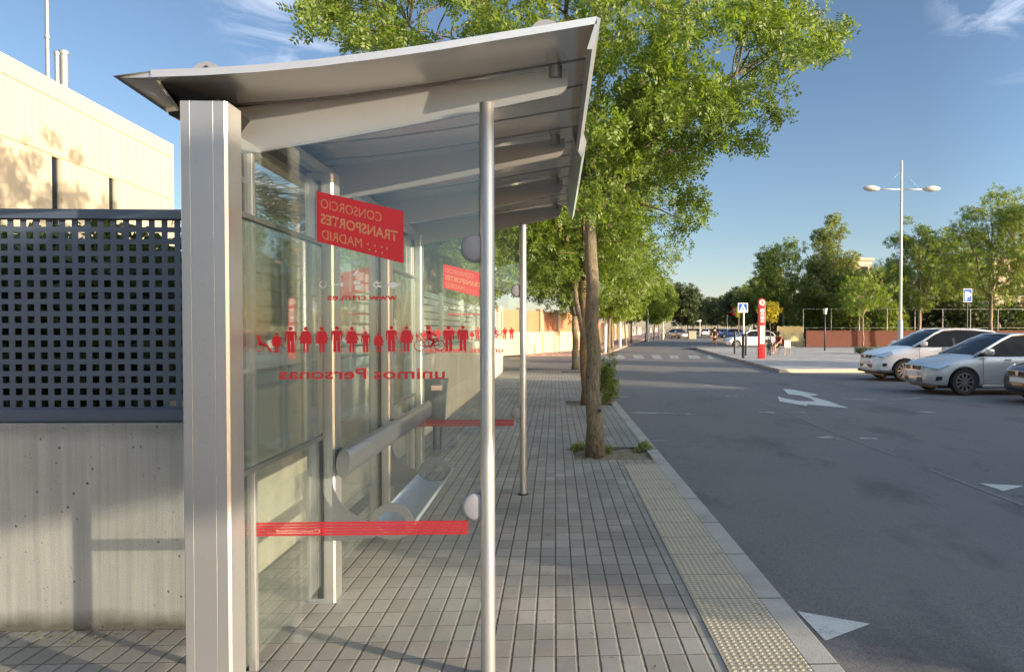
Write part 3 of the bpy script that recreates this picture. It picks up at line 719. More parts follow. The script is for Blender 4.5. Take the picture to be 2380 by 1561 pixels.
# bench
zc = .785; yb0, yb1 = 3.93, 6.55
b = MB(); rows = []
for y in (yb0, yb0+.003, yb1-.003, yb1):
    s_ = .96 if y in (yb0, yb1) else 1.0
    rows.append([(XB+.075+.038*s_*math.cos(t_), y, zc+.078*s_*math.sin(t_)+.012*math.cos(t_)) for t_ in [2*math.pi*k/28 for k in range(28)]])
b.grid(rows, close=True); b.poly(rows[0]); b.poly(rows[-1]); P(b.build('backrest', 'bench_steel', smooth=True, angle=40))
for y in PY[1:]:
    b = MB(); b.box((XB, y+.03, zc-.05), (XB+.045, y+.10, zc+.05), .004); P(b.build('backrest_bracket', 'dark_gasket'))
ys0, ys1 = 3.98, 5.40; SX, SZ = -.885, .435
prof_s = []
for k in range(17):
    a = math.pi*(1.02)+k*(math.pi*.90)/16; prof_s.append((SX+.118*math.cos(a), SZ+.062*math.sin(a)+.010))
prof_s += [(SX+.135, SZ+.045)]
off_s = []
for i, (x, z) in enumerate(prof_s):
    a, c = prof_s[max(0, i-1)], prof_s[min(len(prof_s)-1, i+1)]; d = Vector((c[0]-a[0], c[1]-a[1])).normalized(); off_s.append((x+d.y*.005, z-d.x*.005))
b = MB(); rows = [[(x, y, z) for x, z in prof_s]+[(x, y, z) for x, z in reversed(off_s)] for y in np.linspace(ys0+.006, ys1-.006, 6)]
b.grid(rows, close=True); b.poly(rows[0]); b.poly(rows[-1]); P(b.build('seat', 'seat_steel', smooth=True, angle=40))
def bracket(y):
    b = MB(); th = .010; cx, cz, ro, ri = SX, SZ, .122, .078
    n = 28
    for k in range(n):
        a0, a1 = 2*math.pi*k/n, 2*math.pi*(k+1)/n
        b.prism([(cx+r_*math.cos(t_), y, cz+r_*math.sin(t_)*(1 if math.sin(t_) > 0 else .62)) for r_, t_ in ((ri, a0), (ro, a0), (ro, a1), (ri, a1))], (0, th, 0))
    o1 = b.build('seat_bracket', 'bench_steel'); P(o1)
    b = MB(); acx, acz, ar = XB+.235, .70, .235; pts = []
    for k in range(11):
        a = math.pi+k*(math.pi*.42)/10; pts.append((acx+ar*math.cos(a), y+.001, acz+ar*math.sin(a)))
    pts += [(SX-.085, y+.001, SZ-.055), (SX-.1, y+.001, SZ-.068), (XB+.001, y+.001, .355)]
    b.prism(pts, (0, th-.002, 0)); P(b.build('bracket_plate', 'bench_steel'))
bracket(ys0); bracket(ys1-.01)
# ------------------------------------------------------------------ foliage
def nrm(a): return a/np.maximum(np.linalg.norm(a, axis=1, keepdims=True), 1e-9)
def leaf_mesh(name, rng, cen, rad, n_per, L=.045, W=.02, pairs=4, gap=.028, droop=.25, outward=.6, shell=.35):
    """cen (N,3), rad (N,3): clumps; every clump gets n_per sprays of 2*pairs leaflets"""
    cen = np.asarray(cen, float); rad = np.asarray(rad, float); N = len(cen)
    idx = np.repeat(np.arange(N), n_per); S_ = len(idx)
    u = nrm(rng.normal(size=(S_, 3))); r_ = (shell+(1-shell)*rng.random((S_, 1))**.6)
    p = cen[idx]+u*r_*rad[idx]
    d = nrm(u*outward+rng.normal(size=(S_, 3))*.6+np.array([0, 0, -droop]))
    side = nrm(np.cross(d, rng.normal(size=(S_, 3)))); nn = np.cross(side, d)
    V = []; 
    for k in range(pairs):
        for sgn in (-1, 1):
            b = p+d*gap*(k+.3*rng.random((S_, 1)))
            ld = nrm(side*sgn+d*(.35+.3*rng.random((S_, 1)))+nn*rng.normal(size=(S_, 1))*.35)
            wd = nrm(np.cross(ld, nn)+rng.normal(size=(S_, 3))*.15)
            l = L*(.7+.5*rng.random((S_, 1))); ww = W*(.8+.4*rng.random((S_, 1)))*.5
            V.append(np.stack([b, b+ld*l*.45+wd*ww, b+ld*l, b+ld*l*.45-wd*ww], 1))
    V = np.concatenate(V, 0); nf = len(V); co = V.reshape(-1, 3).astype(np.float32)
    me = bpy.data.meshes.new(name); me.vertices.add(len(co)); me.vertices.foreach_set('co', co.ravel())
    me.loops.add(nf*4); me.loops.foreach_set('vertex_index', np.arange(nf*4, dtype=np.int32))
    me.polygons.add(nf); me.polygons.foreach_set('loop_start', np.arange(0, nf*4, 4, dtype=np.int32)); me.polygons.foreach_set('loop_total', np.full(nf, 4, dtype=np.int32))
    me.update(calc_edges=True); return me
def wobble(a, b, n, amt, rr, sag=0):
    a, b = Vector(a), Vector(b); out = []
    L = (b-a).length
    for i in range(n+1):
        t_ = i/n; w_ = math.sin(math.pi*t_)*amt*L
        out.append(a.lerp(b, t_)+Vector((rr.uniform(-w_, w_), rr.uniform(-w_, w_), rr.uniform(-w_, w_)*.5+math.sin(math.pi*t_)*sag*L)))
    return out
def wood(tree, rr, base, fork, rbase, rfork, limbs, clumps, mat, twig=.010, lean=None, name='trunk', knots=True):
    """trunk + limbs (end points) + a twig to every clump centre"""
    b = MB(); pts = wobble(base, fork, 7, .012, rr)
    pts[0] = Vector(base); rads = [rbase*(1.25 if i == 0 else 1.0)+(rfork-rbase)*i/7 for i in range(8)]
    if knots: rads[6] *= 1.12; rads[5] *= 1.06
    b.tube(pts, rads, 16); nodes = []
    for e in limbs:
        e = Vector(e); mid = Vector(fork).lerp(e, .45)+Vector((0, 0, .12*(e-Vector(fork)).length))
        pl = wobble(fork, mid, 3, .05, rr)+wobble(mid, e, 4, .05, rr)[1:]
        r0 = rfork*.62; rl = [r0*(1-i/len(pl))**.8+twig*.8 for i in range(len(pl))]
        b.tube(pl, rl, 8); nodes += [(q, rl[i]) for i, q in enumerate(pl)][1:]
    for c in clumps:
        c = Vector(c); q, r0 = min(nodes, key=lambda t_: (t_[0]-c).length+max(0, (t_[0].z-c.z))*.6)
        if (q-c).length > .1:
            pl = wobble(q, c, 3, .06, rr, .05); b.tube(pl, [min(r0*.6, twig*1.6), twig*1.1, twig*.8, twig*.4], 5, caps=False)
    return b.build(name, mat, tree, smooth=True, fix=False)

def make_tree(label, cat, group, loc, H_=6.5, fork=2.3, R_=2.0, rtrunk=.10, seed=1, leaf='leaf_mid', barkm='bark', nclump=60, n_per=45, L=.09, W=.045, pairs=3, gap=.05, name='street_tree', shape='round', lean=(0, 0), clr=.42, cbot=None):
    rr = random.Random(seed); rng = np.random.default_rng(seed)
    t = thing(name, label, cat, loc, 0, group)
    cb = cbot if cbot is not None else fork*.95
    cz = (H_+cb)/2; hz = (H_-cb)/2; cl = []
    tries = 0
    while len(cl) < nclump and tries < 5000:
        tries += 1
        x, y, z = rr.uniform(-1, 1), rr.uniform(-1, 1), rr.uniform(-1, 1)
        d = x*x+y*y
        lim = {'round': 1-z*z, 'tall': (1-z*z)*.8, 'oval': (1-abs(z)**2.5), 'cone': max(0, (1-(z+1)/2)*.95+.1)**2 if z > -.8 else .4}[shape]
        if d > lim or d < lim*.10*rr.random(): continue
        k = .85+.3*math.sin(3*math.atan2(y, x)+seed)*.6+rr.uniform(-.12, .12)
        cl.append(Vector((x*R_*k+lean[0]*(z+1), y*R_*k+lean[1]*(z+1), cz+z*hz)))
    limbs = []
    for i in range(6):
        a = i*1.05+rr.random(); limbs.append(Vector((math.cos(a)*R_*.62+lean[0], math.sin(a)*R_*.62+lean[1], cz+rr.uniform(-.1, .55)*hz)))
    limbs.append(Vector((lean[0], lean[1], cz+hz*.8)))
    wood(t, rr, (0, 0, -.02), (rr.uniform(-.1, .1), rr.uniform(-.1, .1), fork), rtrunk, rtrunk*.72, limbs, cl, barkm)
    cr = clr*R_/2
    rad = [(cr*rr.uniform(.7, 1.3), cr*rr.uniform(.7, 1.3), cr*rr.uniform(.5, .9)) for _ in cl]
    link('crown', leaf_mesh('crown', rng, cl, rad, n_per, L, W, pairs, gap), leaf, t)
    return t
def shrub(label, cat, name, loc, R_, H_, seed, leaf, n=14, n_per=60, L=.06, W=.03, group=None, pairs=3, gap=.04):
    rr = random.Random(seed); rng = np.random.default_rng(seed)
    t = thing(name, label, cat, loc, 0, group); cl = []; rad = []
    for i in range(n):
        a = rr.uniform(0, 6.28); q = rr.random()**.5; cl.append((math.cos(a)*q*R_*.8, math.sin(a)*q*R_*.8, H_*rr.uniform(.2, .85))); rad.append((R_*.38, R_*.38, H_*.25))
    b = MB()
    for c in cl: b.tube(wobble((c[0]*.2, c[1]*.2, 0), c, 3, .08, rr), [.018, .013, .009, .005], 5, caps=False)
    b.build('stem', 'bark', t, smooth=True, fix=False)
    link('foliage', leaf_mesh('foliage', rng, cl, rad, n_per, L, W, pairs, gap), leaf, t); return t

# --- tree 1: the big locust by the shelter
T1 = G(1383, 1060, -.03); rr = random.Random(5); rng = np.random.default_rng(5)
t1 = thing('street_tree', 'large locust tree with feathery bright leaves in the near tree pit beside the shelter', 'tree', T1)
fork = Pd(1372, 505, T1.y); clumps = []; rads = []
REG = [  # pixel polygon-ish boxes of the crown: x0,x1,y0,y1,count
 (740, 900, -60, 60, 7), (830, 1000, -40, 120, 10), (980, 1240, -80, 80, 10), (1200, 1420, -120, 110, 10), (1390, 1560, -60, 150, 11), (1540, 1750, -60, 140, 13),
 (1720, 1900, -80, 110, 9), (1800, 1930, 40, 135, 5), (1650, 1800, 130, 260, 9), (1500, 1680, 130, 300, 12), (1400, 1560, 160, 330, 10), (1600, 1760, 260, 325, 4),
 (1420, 1640, 300, 400, 9), (1540, 1600, 395, 425, 1), (1380, 1480, 360, 450, 5), (1180, 1400, 60, 300, 7), (700, 1900, -300, -100, 26), (1340, 1430, 430, 520, 3)]
for (x0, x1, y0, y1, n_) in REG:
    for i in range(n_):
        yy = T1.y+rr.uniform(-1.9, 1.7)*(1 if y1 < 400 else .6); k = yy/T1.y
        px, py = rr.uniform(x0, x1), rr.uniform(y0, y1)
        q = Pd(px, py, yy); clumps.append(q-T1); s_ = rr.uniform(.8, 1.15); s_ *= rr.uniform(.72, 1.06); rads.append((.38*s_, .38*s_, .21*s_))
for (px, py, yy) in [(1940, 70, T1.y), (1905, 110, T1.y), (1790, 262, T1.y), (1745, 330, T1.y), (1612, 460, T1.y), (768, 8, T1.y), (825, 88, T1.y)]:
    clumps.append(Pd(px, py, yy)-T1); rads.append((.20, .20, .12))
limbs = [Pd(x, y, T1.y+dy)-T1 for x, y, dy in [(1850, 90, .3), (1700, 200, -.4), (1620, 330, .2), (1560, 60, -.9), (1470, 300, -.7), (1400, 60, .6), (1180, 70, -.3), (950, 60, .5), (1300, -120, -1), (1700, -120, .8), (1500, 200, 1.2), (1480, 420, .3)]]
wood(t1, rr, (0, 0, -.02), fork-T1, .104, .062, limbs, clumps, 'bark', twig=.009)
link('crown', leaf_mesh('crown', rng, clumps, rads, 44, .060, .028, 5, .034, droop=.35, outward=.5, shell=.1), 'leaf_bright', t1)
b = MB(); b.lathe([(0, 0), (.020, 0), (.024, .004)], (.045, -.1, .56), 'y', 10); b.build('knot_hole', 'black_trim', t1)
# small twig of leaves hanging low right of the trunk
tw = [Pd(1590, 522, T1.y)-T1, Pd(1605, 535, T1.y)-T1, Pd(1560, 540, T1.y)-T1]
b = MB(); b.tube(wobble(Pd(1480, 470, T1.y)-T1, Pd(1610, 518, T1.y)-T1, 5, .03, rr), [.010, .009, .008, .006, .005, .003], 6); b.build('branch', 'bark', t1, smooth=True)
link('branch_leaves', leaf_mesh('branch_leaves', rng, [tuple(v) for v in tw], [(.08, .08, .04)]*3, 8, .055, .024, 5, .03), 'leaf_bright', t1)
# --- tree 2 and tree 3 on the same pavement
T2 = G(1362, 940, -.03)
t2 = make_tree('locust tree with reddish brown bark in the second tree pit behind the near tree', 'tree', None, T2, H_=6.1, fork=2.5, R_=2.3, rtrunk=.095, seed=21, leaf='leaf_bright', barkm='bark_red', nclump=105, n_per=70, L=.075, W=.034, pairs=4, gap=.04, clr=.46)
b = MB(); e = [Pd(x, y, T2.y)-T2 for x, y in [(1358, 790), (1348, 735), (1338, 690), (1338, 630)]]; b.tube(e, [.07, .06, .05, .04], 10); b.build('branch', 'bark_pale', t2, smooth=True)
T3 = G(1337, 858, -.03)
t3 = make_tree('dark trunked tree spreading low over the pavement in the third tree pit', 'tree', None, T3, H_=6.8, fork=2.0, R_=3.6, rtrunk=.13, seed=33, leaf='leaf_mid', barkm='bark', nclump=130, n_per=80, L=.11, W=.05, pairs=3, gap=.06, clr=.42, cbot=2.2)
# weeds and saplings in the pits
s1 = shrub('leafy sapling growing at the kerb side of the second tree pit', 'sapling', 'sapling', G(1412, 940, -.03), .22, 1.05, 8, 'leaf_mid', n=13, n_per=26, L=.06, W=.028)
for (px, py, sd, r_, h_) in [(1340, 1048, 1, .13, .10), (1398, 1055, 2, .12, .12), (1492, 1050, 3, .13, .13)]:
    shrub(['small weed patch left of the nearest trunk', 'small weed tuft right of the nearest trunk', 'weed tuft at the kerb end of the near tree pit'][sd-1], 'weed', 'weed', G(px, py, -.03), r_, h_, sd, 'leaf_olive', n=6, n_per=26, L=.03, W=.012, pairs=2, gap=.015)

# --- rows of street trees beyond the crossing
protoA = make_tree('slim street tree with bright crown at the crossing corner, first of the far left row', 'tree', 'street trees along the far left pavement', (0, 0, 0), H_=7.9, fork=2.4, R_=2.8, rtrunk=.10, seed=41, leaf='leaf_bright', nclump=110, n_per=60, L=.17, W=.09, pairs=3, gap=.09, clr=.5)
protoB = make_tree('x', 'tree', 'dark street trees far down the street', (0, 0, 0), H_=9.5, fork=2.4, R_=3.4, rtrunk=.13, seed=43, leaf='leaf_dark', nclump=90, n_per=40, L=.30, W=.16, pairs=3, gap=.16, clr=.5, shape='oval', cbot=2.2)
A = protoA; first = True
FL = [(1414, 810, 46, 1.0), (1424, 800, 56, 1.02), (1455, 796, 66, 1.05), (1467, 793, 76, 1.05), (1500, 788, 88, 1.08), (1520, 785, 100, 1.1), (1533, 783, 112, 1.1)]
FLL = ['slim street tree with bright crown nearest the far crossing corner, left row', 'second slim street tree from the far crossing corner, left row', 'third slim street tree from the far crossing corner, left row', 'fourth slim street tree from the far crossing corner, left row', 'fifth slim street tree from the far crossing corner, left row', 'sixth slim street tree from the far crossing corner, left row', 'last slim street tree at the end of the bright left row']
for i, (px, py, yy, sc_) in enumerate(FL):
    q = Pd(px, py, yy); loc = (q.x, yy, 0)
    if i == 0: A.location = loc; A['label'] = FLL[0]
    else: dup(A, loc, i*1.3, FLL[i], scale=sc_)
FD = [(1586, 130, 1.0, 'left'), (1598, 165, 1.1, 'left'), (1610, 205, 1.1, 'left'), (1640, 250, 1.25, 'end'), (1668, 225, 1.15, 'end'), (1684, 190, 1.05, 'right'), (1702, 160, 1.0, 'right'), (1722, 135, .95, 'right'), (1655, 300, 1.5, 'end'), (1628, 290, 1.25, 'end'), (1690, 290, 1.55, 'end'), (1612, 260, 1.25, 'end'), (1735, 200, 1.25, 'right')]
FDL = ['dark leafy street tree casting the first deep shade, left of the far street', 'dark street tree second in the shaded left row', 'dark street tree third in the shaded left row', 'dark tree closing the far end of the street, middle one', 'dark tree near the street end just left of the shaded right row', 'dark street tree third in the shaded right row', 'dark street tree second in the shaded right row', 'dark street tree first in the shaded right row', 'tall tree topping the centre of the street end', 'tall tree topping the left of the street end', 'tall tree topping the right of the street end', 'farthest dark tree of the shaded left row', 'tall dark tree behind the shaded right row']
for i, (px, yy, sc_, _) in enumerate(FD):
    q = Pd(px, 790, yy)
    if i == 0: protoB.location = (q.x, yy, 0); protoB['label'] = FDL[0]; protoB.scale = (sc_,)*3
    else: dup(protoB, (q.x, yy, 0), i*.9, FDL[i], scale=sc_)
# --- right hand side
def rtree(lab, px, yy, H_, R_, seed, leaf, **k):
    q = Pd(px, 790, yy); return make_tree(lab, 'tree', None, (q.x, yy, 0), H_=H_, R_=R_, seed=seed, leaf=leaf, name='park_tree', **k)
rtree('round yellowish green tree behind the pedestrian crossing sign', 1752, 84, 7.6, 2.7, 51, 'leaf_olive', fork=2.2, nclump=70, n_per=36, L=.2, W=.11, gap=.1, clr=.5)
rtree('loose spreading tree with dark left crown behind the red totem', 1822, 70, 10.0, 3.4, 52, 'leaf_mid', fork=3.0, nclump=80, n_per=34, L=.2, W=.10, gap=.11, clr=.42)
rtree('tall pale green tree with two pointed tops right of the red totem', 1925, 70, 13.4, 4.0, 53, 'leaf_olive', fork=3.4, nclump=150, n_per=34, L=.2, W=.10, gap=.11, clr=.38, shape='cone')
rtree('bushy tree low behind the brick wall left of the tall double lamp', 1985, 67, 7.6, 3.4, 54, 'leaf_mid', fork=1.6, nclump=60, n_per=34, L=.19, W=.10, gap=.1, clr=.5)
rtree('slender tree with pale straight trunk directly right of the double lamp', 2137, 58, 10.6, 2.9, 55, 'leaf_mid', fork=3.2, nclump=110, n_per=30, L=.16, W=.075, gap=.10, clr=.36, barkm='bark_pale', rtrunk=.14)
rtree('tall thin crowned tree with forked trunk behind the blue parking sign', 2300, 60, 13.4, 4.2, 56, 'leaf_mid', fork=3.6, nclump=150, n_per=30, L=.17, W=.08, gap=.10, clr=.34, rtrunk=.2)
rtree('open crowned tree cut by the right edge of the view', 2392, 55, 12.2, 3.2, 57, 'leaf_mid', fork=4, nclump=90, n_per=30, L=.16, W=.075, gap=.10, clr=.36, rtrunk=.14)
rtree('tree of medium height between the double lamp and the parking sign', 2205, 76, 10.5, 3.6, 58, 'leaf_dark', fork=3, nclump=75, n_per=24, L=.2, W=.1, gap=.11, clr=.42)
q = G(2007, 822); make_tree('young street tree with thin pale trunk rising from the planter bush', 'tree', None, (q.x, q.y, 0), H_=5.1, R_=1.7, seed=59, leaf='leaf_bright', fork=2.3, nclump=40, n_per=26, L=.13, W=.06, gap=.07, clr=.48, barkm='bark_pale', rtrunk=.05)
shrub('low dark green bush at the foot of the young tree on the plaza', 'bush', 'bush', (q.x+.1, q.y, 0), .75, .5, 60, 'leaf_dark', n=12, n_per=50)
hl = ['dense dark shrub behind the pale board fence', 'dense shrub behind the left end of the brick wall', 'dark shrub mass behind the brick wall, left of the lamp', 'dark shrub mass behind the brick wall, right of the lamp', 'dark shrub under the slender tree', 'dark shrub under the parking sign', 'dark shrub beyond the parked cars near the right edge', 'dark shrub at the far right edge', 'dark shrub behind the red totem', 'light green shrub left of the double lamp']
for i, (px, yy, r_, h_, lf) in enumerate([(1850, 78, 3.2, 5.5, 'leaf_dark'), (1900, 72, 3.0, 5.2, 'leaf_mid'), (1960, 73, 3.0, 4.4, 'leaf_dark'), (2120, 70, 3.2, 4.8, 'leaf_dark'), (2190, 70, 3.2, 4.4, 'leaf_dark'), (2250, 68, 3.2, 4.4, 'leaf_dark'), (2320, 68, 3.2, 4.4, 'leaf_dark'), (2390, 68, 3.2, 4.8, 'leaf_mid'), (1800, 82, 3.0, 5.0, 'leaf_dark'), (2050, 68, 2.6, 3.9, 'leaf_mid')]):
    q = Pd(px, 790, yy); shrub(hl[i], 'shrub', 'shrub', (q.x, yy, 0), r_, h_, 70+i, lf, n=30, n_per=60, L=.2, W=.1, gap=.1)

rtree('broad green tree filling the gap left of the double lamp', 2060, 74, 8.6, 3.6, 63, 'leaf_mid', fork=2.2, nclump=100, n_per=34, L=.2, W=.1, gap=.11, clr=.42)
rtree('broad tree between the slender tree and the parking sign', 2215, 70, 11.2, 3.8, 64, 'leaf_mid', fork=2.6, nclump=120, n_per=34, L=.2, W=.1, gap=.11, clr=.40)
rtree('rounded green tree low behind the yellowish one by the crossing sign', 1790, 92, 8.6, 3.6, 65, 'leaf_mid', fork=2.2, nclump=80, n_per=34, L=.24, W=.12, gap=.13, clr=.5)
# --- garden behind the wall on the left: hedge, palms, flowering shrub
shrub_labels = 0
rng = np.random.default_rng(9)
cl = [(x, y, z) for x in np.arange(-6.4, -2.25, .42) for y in (4.25, 4.6, 4.95) for z in (.5, .8, 1.1, 1.4, 1.7, 1.84)]
hd = thing('hedge', 'dark clipped hedge added behind the perforated steel fence to darken its holes', 'hedge', (0, 0, 0))
link('foliage', leaf_mesh('foliage', rng, cl, [(.34, .24, .22)]*len(cl), 150, .075, .05, 3, .045, shell=.0), 'leaf_dark', hd)
b = MB(); b.box((-6.5, 4.5, 0), (-2.3, 4.8, 1.85)); b.build('stem', 'bark', hd)  # hedge and its solid core added to keep the fence holes dark
def palm(label, loc, hgt, fl, seed, nf=34):
    rr = random.Random(seed); t = thing('palm_tree', label, 'palm', loc); b = MB()
    b.tube([(0, 0, 0), (.05, 0, hgt*.5), (0, 0, hgt)], [.2, .17, .19], 14); b.build('trunk', 'bark', t, smooth=True)
    b = MB()
    for i in range(nf):
        a = rr.uniform(0, 6.28); el = rr.uniform(-.5, 1.25); L_ = fl*rr.uniform(.8, 1.1); pts = []
        d = Vector((math.cos(a), math.sin(a), 0))
        for k in range(11):
            s_ = k/10; ang = el-1.3*s_*s_
            pts.append((pts[-1] if pts else Vector((0, 0, hgt)))+(d*math.cos(ang)+Vector((0, 0, math.sin(ang))))*L_/10)
        sd = d.cross(Vector((0, 0, 1))).normalized()
        for k in range(1, 10):
            for f_ in (0, .5):
                p0 = pts[k].lerp(pts[k+1], f_)
                for s_ in (-1, 1):
                    ll = L_*.28*math.sin(math.pi*(k+1)/11.5)+.05; dr = sd*s_*ll+(pts[k+1]-pts[k]).normalized()*ll*.6+Vector((0, 0, -ll*rr.uniform(.1, .6)))
                    wv = (pts[k+1]-pts[k]).normalized()*.016
                    b.poly([p0-wv, p0+wv, p0+dr])
        b.tube(pts, [.014*(1-k/12) for k in range(11)], 4, caps=False)
    b.build('fronds', 'leaf_palm', t, fix=False); return t
palm('palm tree with drooping fronds seen over the rear glass near the first bay', (-4.3, 12.0, 0), 3.0, 1.7, 3, 52)
palm('dark palm with stiff fronds rising behind the slatted fence past the shelter', (-2.75, 16.0, 0), 3.2, 1.2, 4)
shrub('orange flowering shrub behind the rear glass of the shelter', 'flowering shrub', 'flowering_shrub', (-2.75, 6.7, 0), .5, 2.15, 13, 'leaf_olive', n=34, n_per=50, L=.06, W=.03)
shrub('shrub flecked with pink blossom beside the wall behind the shelter', 'flowering shrub', 'flowering_shrub', (-2.95, 7.9, 0), .6, 2.4, 14, 'flower_pink', n=12, n_per=20, L=.05, W=.04)
for i, (x, y, h_, lb) in enumerate([(-2.9, 9.6, 2.5, 'green shrub leaning over the slatted fence behind the shelter'), (-3.3, 12.5, 3.0, 'tall green shrub over the middle of the slatted fence'), (-3.0, 18.5, 3.8, 'tall green shrub over the far part of the slatted fence'), (-3.0, 22.5, 4.2, 'bushy shrub at the far end of the slatted fence')]):
    shrub(lb, 'shrub', 'shrub', (x-.5, y, 0), 1.0, h_, 90+i, 'leaf_mid', n=26, n_per=60, L=.09, W=.05, gap=.06)
make_tree('garden tree with dense dark crown behind the far end of the slatted fence', 'tree', None, (-3.2, 24.5, 0), H_=6.6, R_=2.4, seed=61, leaf='leaf_mid', fork=2.0, nclump=70, n_per=50, L=.12, W=.06, gap=.07, name='garden_tree')
make_tree('garden tree with loose crown behind the orange house garden', 'tree', None, (-4.6, 33, 0), H_=7.5, R_=2.8, seed=62, leaf='leaf_mid', fork=2.4, nclump=70, n_per=45, L=.16, W=.08, gap=.08, name='garden_tree')

# ------------------------------------------------------------------ cream building on the left
c0 = Pd(403, 337, 20.5); dirb = Vector((-0.056, 1, 0)); HB = c0.z
cn = Px(0, 118, 0) if False else None
def onface(px, py, dep=0.0):                       # the long wall runs from the far corner towards the viewer
    d = ray(px, py); n = Vector((1, .056+.0, 0)).normalized(); o_ = Vector((0, 0, H)); pt = Vector((c0.x, c0.y, 0))+n*dep
    t_ = (pt-o_).dot(n)/Vector(d).dot(n); return o_+Vector(d)*t_
pN = onface(0, 118)
bl = thing('cream_building', 'sunlit cream building with narrow windows and flat parapet behind the fence', 'building', (c0.x, c0.y, 0))
u = Vector((-.056, 1, 0)).normalized()                     # along the wall, away from the viewer
nv = Vector((1, .056, 0)).normalized()
def Bl(s_, h_, dep=0.0): return Vector((0, 0, 0))-u*s_+nv*dep+Vector((0, 0, h_))   # local coordinates: s back towards the viewer
def sh_of(p): return ((Vector((c0.x, c0.y, 0))-Vector((p.x, p.y, 0))).dot(u), p.z)
LB = 19.0
wins = []
for (x0, x1, yt) in [(120, 143, 370), (253, 270, 416)]:
    s0, z0 = sh_of(onface(x1, yt)); s1, _ = sh_of(onface(x0, yt)); wins.append((s0, s1, z0))
b = MB(); wt = .25
ss = sorted([(a, c) for a, c, _ in wins]); cuts = [0]+[v for s_ in ss for v in s_]+[LB]
zw0, zw1 = 2.2, wins[0][2]
def wall_piece(s0, s1, z0, z1):
    b.prism([Bl(s0, z0), Bl(s1, z0), Bl(s1, z0, -wt), Bl(s0, z0, -wt)], (0, 0, z1-z0))
for i in range(0, len(cuts), 2): wall_piece(cuts[i], cuts[i+1], 0, zw1)
for a, c in ss: wall_piece(a, c, 0, zw0)
wall_piece(0, LB, zw1+.03, zw1+1.15); wall_piece(0, LB, zw1+1.175, HB)
b.prism([Bl(0.01, 0, -wt-.01), Bl(.24, 0, -wt-.01), Bl(.24, 0, -9), Bl(0.01, 0, -9)], (0, 0, HB-.01))
b.prism([Bl(.2, zw1+1.0, -wt), Bl(LB, zw1+1.0, -wt), Bl(LB, zw1+1.0, -9), Bl(.2, zw1+1.0, -9)], (0, 0, .15))
b.prism([Bl(0.3, 0.2, -.03), Bl(LB-.1, .2, -.03), Bl(LB-.1, .2, -.2), Bl(.3, .2, -.2)], (0, 0, 1.8))
b.build('wall', 'cream_wall', bl)
b = MB(); b.prism([Bl(0.02, zw1+.0, -.02), Bl(LB, zw1+.0, -.02), Bl(LB, zw1+.0, -.2), Bl(.02, zw1+.0, -.2)], (0, 0, .03)); b.prism([Bl(0.02, zw1+1.15, -.02), Bl(LB, zw1+1.15, -.02), Bl(LB, zw1+1.15, -.2), Bl(.02, zw1+1.15, -.2)], (0, 0, .025)); b.build('wall_joint', 'ochre_wall', bl)
for a, c in ss:
    b = MB(); b.prism([Bl(a, zw0, -.07), Bl(c, zw0, -.07), Bl(c, zw0, -.09), Bl(a, zw0, -.09)], (0, 0, zw1-zw0)); wf = b.build('window', 'window_dark', bl)
    b = MB(); m_ = (a+c)/2
    for s_ in (a+.03, c-.03): b.prism([Bl(s_-.02, zw0, -.05), Bl(s_+.02, zw0, -.05), Bl(s_+.02, zw0, -.069), Bl(s_-.02, zw0, -.069)], (0, 0, zw1-zw0))
    b.build('frame', 'galv', wf)
s_a, z_a = sh_of(onface(111, 185, -1.0))
b = MB(); zz = [z_a-1.2, z_a+1.2, z_a+2.3, z_a+4.2]
q0 = Bl(s_a, 0, -1.0)
b.tube([q0+Vector((0, 0, z_)) for z_ in zz], [.045, .042, .035, .028], 10)
for z_ in (z_a+.9, z_a+1.9): b.tube([q0+Vector((0, 0, z_)), q0+Vector((0, 0, z_+.05))], .06, 10)
b.build('antenna_mast', 'galv', bl, smooth=True, angle=40)
for (pxa, rr_, top) in ((148, .085, 120), (132, .045, 121)):
    s_c, z_c = sh_of(onface(pxa, top, -.9)); q0 = Bl(s_c, 0, -.9); b = MB()
    b.tube([q0+Vector((0, 0, z_c-2.2)), q0+Vector((0, 0, z_c-.07))], rr_, 18); b.tube([q0+Vector((0, 0, z_c-.07)), q0+Vector((0, 0, z_c))], rr_*1.25, 18); b.build('chimney', 'galv', bl, smooth=True, angle=40)

